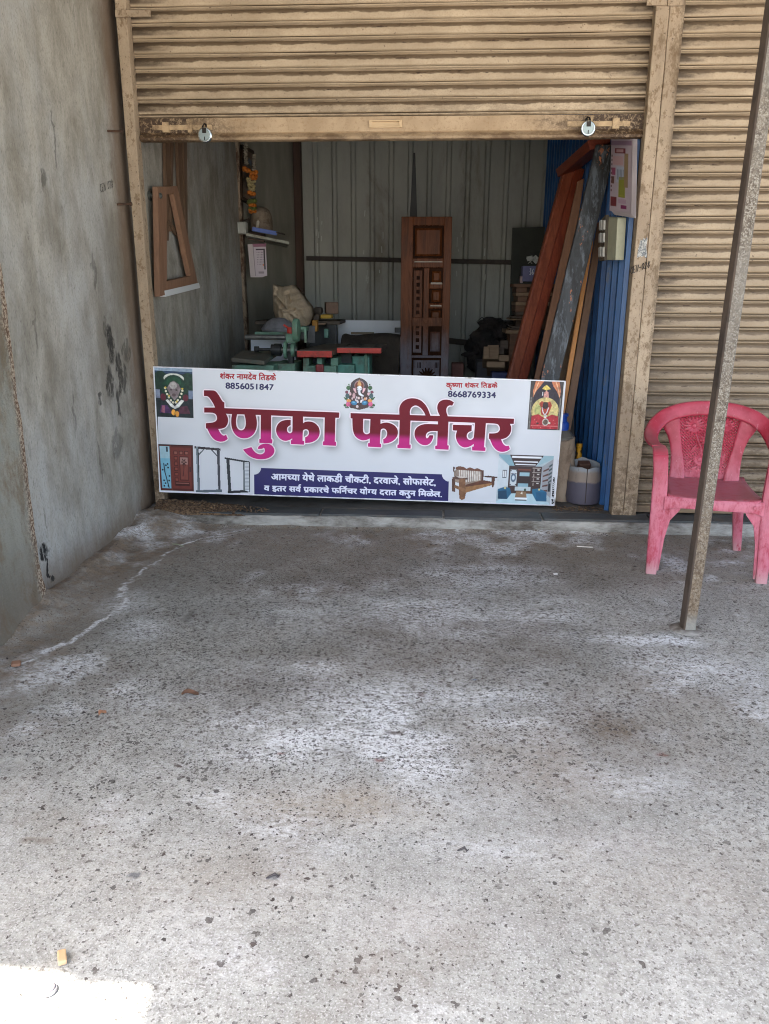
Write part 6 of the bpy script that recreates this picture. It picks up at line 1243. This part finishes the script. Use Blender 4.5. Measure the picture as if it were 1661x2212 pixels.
def bag_y(p, f):
    d = -.19*(1-f**2.6)
    for (x0_, y0_), (x1_, y1_) in folds:
        ax, bx_ = np.array([x0_, y0_], float), np.array([x1_, y1_], float); tt = np.clip(((p-ax)@(bx_-ax))/((bx_-ax)@(bx_-ax)), 0, 1); q_ = np.linalg.norm(p-ax-tt*(bx_-ax)); d += .045*math.exp(-(q_/11)**2)-.022*math.exp(-((q_-22)/12)**2)
    return d+.05*(fbm(p[0]/45., p[1]/45., 1.3)-.5)
n_ = len(oo); NR = 14; vs = []
for j in range(NR):
    f = 1-j/NR
    for p in oo:
        q_ = ctrb+(p-ctrb)*f; w3 = P(*MM(*q_), Yb); vs.append(w3+np.array([0, bag_y(q_, f) if j else 0.0, 0]))
w3 = P(*MM(*ctrb), Yb); vs.append(w3+np.array([0, bag_y(ctrb, 0), 0])); vs += [v_+np.array([0, .2, 0]) for v_ in vs[:n_]]; kc = NR*n_
fs = [(i*n_+k, i*n_+(k+1) % n_, (i+1)*n_+(k+1) % n_, (i+1)*n_+k) for i in range(NR-1) for k in range(n_)]+[((NR-1)*n_+k, (NR-1)*n_+(k+1) % n_, kc) for k in range(n_)]+[(k, (k+1) % n_, kc+1+(k+1) % n_, kc+1+k) for k in range(n_)]+[tuple(kc+1+k for k in range(n_))]
one('canvas_bag', MB().add(vs, fs), cm, 'large crumpled beige canvas bag behind the woodworking machine', 'bag', smooth=True, sharp=170)
# bench behind with stuff
bt = thing('work_bench', 'dark cluttered bench top beside the beige canvas bag', 'bench', tuple(P(*MM(900, 520), 7.2)))
g = MB(); zb_ = P(*MM(900, 520), 7.1)[2]; xa, xb = P(*MM(750, 520), 7.1)[0], P(*MM(1055, 500), 7.1)[0]; g.box((xa-.5, 7.1, zb_-.03), (xb-.04, 7.6, zb_)); g.build('bench_top', wood('bench_wood', srgb(70, 62, 52), srgb(88, 78, 66), 3, 'X', .7), bt, bevel=.003)
for xx in (xa-.4, xb-.16): g = MB(); g.box((xx, 7.14, FLOOR), (xx+.08, 7.22, zb_-.031)); g.build('bench_leg', drk, bt)
g = MB(); g.box((xb-.34, 7.25, FLOOR+.3), (xb-.1, 7.28, zb_-.031)); g.build('bench_panel', drk, bt)
def cl(nm, x0, y0, x1, y1, Y, d, c1, c2, label, cat, bev=.006, rz=0):
    a_, b_ = P(*MM(x0, y0), Y), P(*MM(x1, y1), Y); g = MB(); z0 = b_[2]; g.obox(((a_[0]+b_[0])/2, Y+d/2, (a_[2]+z0)/2), (abs(b_[0]-a_[0]), d, abs(a_[2]-z0)), 0, 0, rz); return one(nm, g, grimy(nm+'_m', srgb(*c1), srgb(*c2), None, 12, .6), label, cat, bevel=bev)
cl('cardboard_box', 880, 352, 992, 455, 7.4, .12, (96, 74, 58), (120, 92, 70), 'small brown printed carton standing on the cluttered bench', 'carton', .006, .25)
cl('yellow_box', 845, 462, 943, 498, 7.2, .14, (176, 140, 40), (196, 160, 56), 'flat yellow case lying on the cluttered bench', 'case', .01)
cl('grey_tin', 765, 460, 835, 512, 7.25, .1, (62, 54, 46), (84, 74, 62), 'dark tin on the bench just right of the canvas bag', 'tin', .01)
cl('tool_bundle', 775, 395, 860, 462, 7.45, .12, (54, 48, 42), (80, 70, 58), 'dark heap of tools at the back of the cluttered bench', 'tools', .03)
cl('orange_tin', 770, 512, 818, 612, 6.95, .08, (160, 112, 36), (180, 130, 50), 'narrow orange tin between canvas bag and grey fence plate', 'tin', .008)
cl('wood_block', 818, 535, 890, 552, 7.0, .1, (104, 84, 66), (128, 106, 84), 'thin wood block stacked below the bench edge', 'block', .003)
cl('green_clamp', 875, 588, 915, 668, 6.85, .08, (84, 124, 112), (100, 140, 126), 'pale green clamp body standing behind the machine tables', 'clamp', .008)
g = MB(); q = P(*MM(478, 585), 6.55); g.lathe(tuple(q), [(.14, -.04), (.15, 0), (.11, .05), (.05, .085), (.0, .09)], 14, 'Z', (1, .7)); one('plastic_bag', g, grimy('grey_film', srgb(104, 104, 108), srgb(132, 132, 136), None, 14, .35), 'grey crumpled plastic bag lying left of the canvas bag', 'plastic bag', smooth=True)
cl('black_tape_box', 420, 517, 518, 548, 6.5, .08, (24, 24, 26), (44, 44, 46), 'small black and white box on the grey plastic bag', 'box', .004)
# dark cloth heap under the pale sheet
t = Mt('dark_cloth'); c = t.mix(t.ramp(t.noise(4, None, 5), .36, .64), srgb(46, 40, 34), srgb(66, 58, 50)); dcm = t.done(c, .95, t.noise(6, None, 4, .6, 1), .8, .03)
Yc = 6.95; pts = [(1030, 640), (1055, 625), (1085, 640), (1160, 648), (1280, 630), (1400, 622), (1480, 628), (1552, 640)]; n_ = len(pts); vs = []
for j, (dy, dz) in enumerate(((.25, -.02), (.12, 0), (0, -.015), (-.12, -.12), (-.2, -.35), (-.25, -.75))):
    for k, (x, y) in enumerate(pts): p_ = P(*MM(x, y), Yc); vs.append((p_[0], Yc+dy+.06*(fbm(k*.9, j*.8, 1)-.5), max(FLOOR, p_[2]+dz)))
one('dark_cloth', MB().add(vs, [(j*n_+k, j*n_+k+1, (j+1)*n_+k+1, (j+1)*n_+k) for j in range(5) for k in range(n_-1)]), dcm, 'dark brown cloth thrown over a heap between machine and carved door', 'cloth', sub=2)
cl('small_tan_board', 1115, 617, 1320, 640, 7.3, .02, (104, 92, 72), (120, 108, 86), 'long tan batten showing above the dark brown cloth', 'batten', .003)
cl('black_socket', 1503, 578, 1556, 622, 6.86, .03, (22, 24, 26), (34, 36, 38), 'small black box fixed at the left edge of the carved door', 'box', .004)

# --- right back: stacked boards, box, dark bundle, offcuts, dark panel
K9 = lambda x, y: ((1850+x*450/1555)/1.852, (900+y*450/1555)/1.852)
plw = [wood('stack_wood_%s' % n__, srgb(*a_), srgb(*b_), 4, 'X', .7) for n__, a_, b_ in (('brown', (92, 66, 48), (116, 84, 62)), ('pale', (126, 102, 78), (146, 122, 96)), ('grey', (80, 68, 58), (100, 86, 74)))]
rows = [(712, 815, 1300, 860, 0, 'topmost brown board of the crossed stack, under the purple box'), (745, 862, 890, 930, 0, 'short brown block left in the second layer of the crossed stack'), (745, 935, 1240, 983, 1, 'pale board third from the top of the crossed stack'), (765, 985, 890, 1062, 0, 'short dark block left in the fourth layer of the crossed stack'), (735, 1066, 1200, 1116, 1, 'pale board midway in the crossed stack'), (735, 1120, 860, 1200, 0, 'brown block left below the middle pale board of the stack'), (740, 1205, 1150, 1248, 2, 'greyish board just below the middle of the crossed stack'), (700, 1262, 1120, 1290, 2, 'thin greyish batten poking out left in the lower stack'), (660, 1298, 1100, 1320, 1, 'thin pale batten poking out farthest left in the lower stack'), (690, 1400, 1080, 1425, 2, 'thin grey batten above the long pale bottom board'), (670, 1430, 1060, 1450, 2, 'lowest thin grey batten resting on the long pale bottom board'), (595, 1455, 1080, 1505, 1, 'long pale board at the bottom of the crossed stack')]
for k, (xa_, ya_, xb_, yb2, mi, lbl) in enumerate(rows):
    g = MB(); (a_, b_), (c_, d_) = K9(xa_, ya_), K9(xb_, yb2); boxpx(g, a_, b_, c_, d_, 7.0+.015*((k*7) % 5), .36)
    one('wood_board', g, plw[mi], lbl, 'board', 'boards stacked crosswise under the purple box', bevel=.003)
g = MB(); (a_, b_), (c_, d_) = K9(760, 862), K9(1230, 1455); boxpx(g, a_, b_, c_, d_, 7.12, .22); one('stack_core', g, wood('core_wood', srgb(64, 48, 38), srgb(84, 64, 50), 4, 'X', .8), 'dark inner blocks filling the crossed stack of boards', 'blocks', 'boards stacked crosswise under the purple box')
g = MB(); (a_, b_), (c_, d_) = K9(655, 1508), K9(760, 2150); boxpx(g, a_, b_, c_, d_+170, 7.05, .3); one('stack_trestle', g, plw[0], 'upright brown timber carrying the crossed stack of boards', 'trestle', bevel=.003)
pb = thing('purple_box', 'small greyish purple box with white marking on top of the crossed stack', 'box', tuple(P(*K9(930, 780), 7.05)))
g = MB(); (a_, b_), (c_, d_) = K9(838, 566), K9(1090, 780); boxpx(g, a_, b_, c_, d_, 7.05, .15); g.build('carton', grimy('purple_card', srgb(92, 92, 124), srgb(106, 106, 138), None, 6, .7), pb, bevel=.003)
ho, hx = P(*K9(922, 690), 7.049), P(*K9(990, 690), 7.049)
LET['3'] = [[(.15, .9), (.6, 1), (.6, .6), (.3, .52), (.7, .4), (.6, 0), (.1, .08)]]; LET['6'] = [[(.8, .9), (.3, .7), (.15, .2), (.5, 0), (.8, .2), (.6, .45), (.2, .3)]]
handwriting('36', ho, hx, .055, wd=.004).build('white_marking', Mt('white_paint').done(srgb(200, 202, 204), .7), pb)
g = MB(); q = P(*K9(965, 566), 7.1)
for k in range(7): g.obox(q+np.array([random.uniform(-.05, .05), random.uniform(-.03, .05), .03+.05*random.random()]), (.05, .05, .004), random.uniform(-1, 1), random.uniform(-1, 1), random.uniform(0, 3))
one('crumpled_paper', g, grimy('paper_bits', srgb(170, 172, 164), srgb(196, 198, 190)), 'crumpled whitish paper on top of the purple box', 'paper')
g = MB(); (a_, b_), (c_, d_) = K9(800, 705), K9(836, 802); boxpx(g, a_, b_, c_, d_, 7.06, .1); one('pale_carton', g, grimy('pale_carton_m', srgb(138, 118, 118), srgb(156, 138, 136)), 'narrow pale carton standing left of the purple box', 'carton', bevel=.002)
g = MB(); prismpx(g, [(1107, 492), (1182, 490), (1180, 640), (1100, 760), (1103, 600)], 8.2, .02); one('dark_board', g, grimy('dark_green_panel', srgb(42, 46, 40), srgb(54, 58, 50), None, 3, .7), 'dark greenish board standing in the back right corner', 'board')
# dark bundle
t = Mt('dark_bundle'); c = t.mix(t.ramp(t.noise(7, None, 6), .4, .62), srgb(24, 22, 22), srgb(48, 42, 40)); dbu = t.done(c, .9, t.noise(12, None, 5, .6, 1), .9, .03)
q = P(*K9(370, 1500), 7.7); g = MB()
for (ox, oy, oz, rr0, sx_, sz_) in ((-.03, 0, -.02, .13, 1.2, .8), (.10, .02, .02, .11, 1.0, .9), (.02, .03, .10, .10, 1.3, .55), (-.12, .04, -.12, .11, 1.0, .8), (.06, -.03, -.14, .14, 1.2, .8), (.17, .03, .10, .05, 1.8, .5), (-.02, 0, -.28, .15, 1.3, .7), (-.19, -.02, -.20, .045, 1.5, .6)):
    c0 = q+np.array([ox, oy, oz]); ns = 14; vs = []; NRr = 9
    for i in range(NRr):
        ph_ = math.pi*(i+.02)/(NRr-.96)
        for k in range(ns):
            th = 2*math.pi*k/ns; d = np.array([math.cos(th)*math.sin(ph_)*sx_, math.sin(th)*math.sin(ph_)*.8, math.cos(ph_)*sz_]); w_ = rr0*(.55+.9*fbm(d[0]*2+ox*30, d[2]*2+d[1]*1.5+oz*20, 1.6)); vs.append(c0+d*w_)
    g.add(vs, [(i*ns+k, i*ns+(k+1) % ns, (i+1)*ns+(k+1) % ns, (i+1)*ns+k) for i in range(NRr-1) for k in range(ns)]+[tuple(range(ns-1, -1, -1)), tuple((NRr-1)*ns+k for k in range(ns))])
for k in range(7): a_ = q+np.array([.05*math.cos(k), -.06, .10]); g.tube([a_, a_+np.array([.06*math.cos(k*1.7), .02, .03+.03*math.sin(k)]), a_+np.array([.11*math.cos(k*1.7), .02, .01])], [.006, .005, .003], 5)
one('dark_bundle', g, dbu, 'black shaggy bundle of cloth and cable beside the crossed stack', 'bundle', smooth=True)
ofc = [((300, 1745, 370, 1950), 6.75, 1, 'tan squared offcut in front of the dark bundle, left one of the pair'), ((348, 1720, 490, 1955), 6.8, 1, 'tan squared offcut in front of the dark bundle, right one of the pair'), ((470, 1760, 585, 1880), 6.95, 2, 'greyish offcut between the tan offcuts and the trestle timber'), ((525, 1870, 655, 1975), 6.7, 1, 'tan offcut lying right at the foot of the trestle timber'), ((355, 1962, 600, 2060), 6.6, 1, 'wide tan offcut just above the sign edge'), ((540, 1660, 650, 1800), 7.2, 2, 'pale grey board leaning behind the offcuts')]
for (xa_, ya_, xb_, yb2), Y_, mi, lbl in ofc:
    (a_, b_), (c_, d_) = K9(xa_, ya_), K9(xb_, yb2); p0, p1 = P(a_, b_, Y_), P(c_, d_, Y_); g = MB(); g.obox(((p0[0]+p1[0])/2, Y_+.12, (p0[2]+p1[2])/2), (abs(p1[0]-p0[0]), .3, abs(p0[2]-p1[2])*.86), -.35, 0, random.uniform(-.25, .25)); one('wood_offcut', g, plw[mi], lbl, 'offcut', 'wood offcuts heaped right of the carved door', bevel=.004)
g = MB(); (a_, b_), (c_, d_) = K9(200, 1760), K9(680, 2062); boxpx(g, a_, b_+20, c_, d_+260, 7.25, .3); one('offcut_crate', g, grimy('grey_crate', srgb(60, 60, 66), srgb(80, 80, 84), None, 5, .8), 'dull grey crate carrying the heap of wood offcuts', 'crate', bevel=.006)
g = MB(); (a_, b_), (c_, d_) = K9(408, 2040), K9(575, 2150); boxpx(g, a_, b_, c_, d_+150, 6.55, .2); one('blue_tin', g, grimy('navy_tin', srgb(30, 40, 84), srgb(40, 52, 98), None, 8, .5), 'navy blue tin under the offcuts, just above the sign edge', 'tin', bevel=.006)
g = MB(); boxpx(g, 976, 785, 1000, 840, 7.3, .15); one('red_tin', g, grimy('red_tin_m', srgb(96, 52, 42), srgb(112, 66, 54), None, 8, .6), 'dull reddish block at the foot of the carved door, on its right', 'block', bevel=.006)
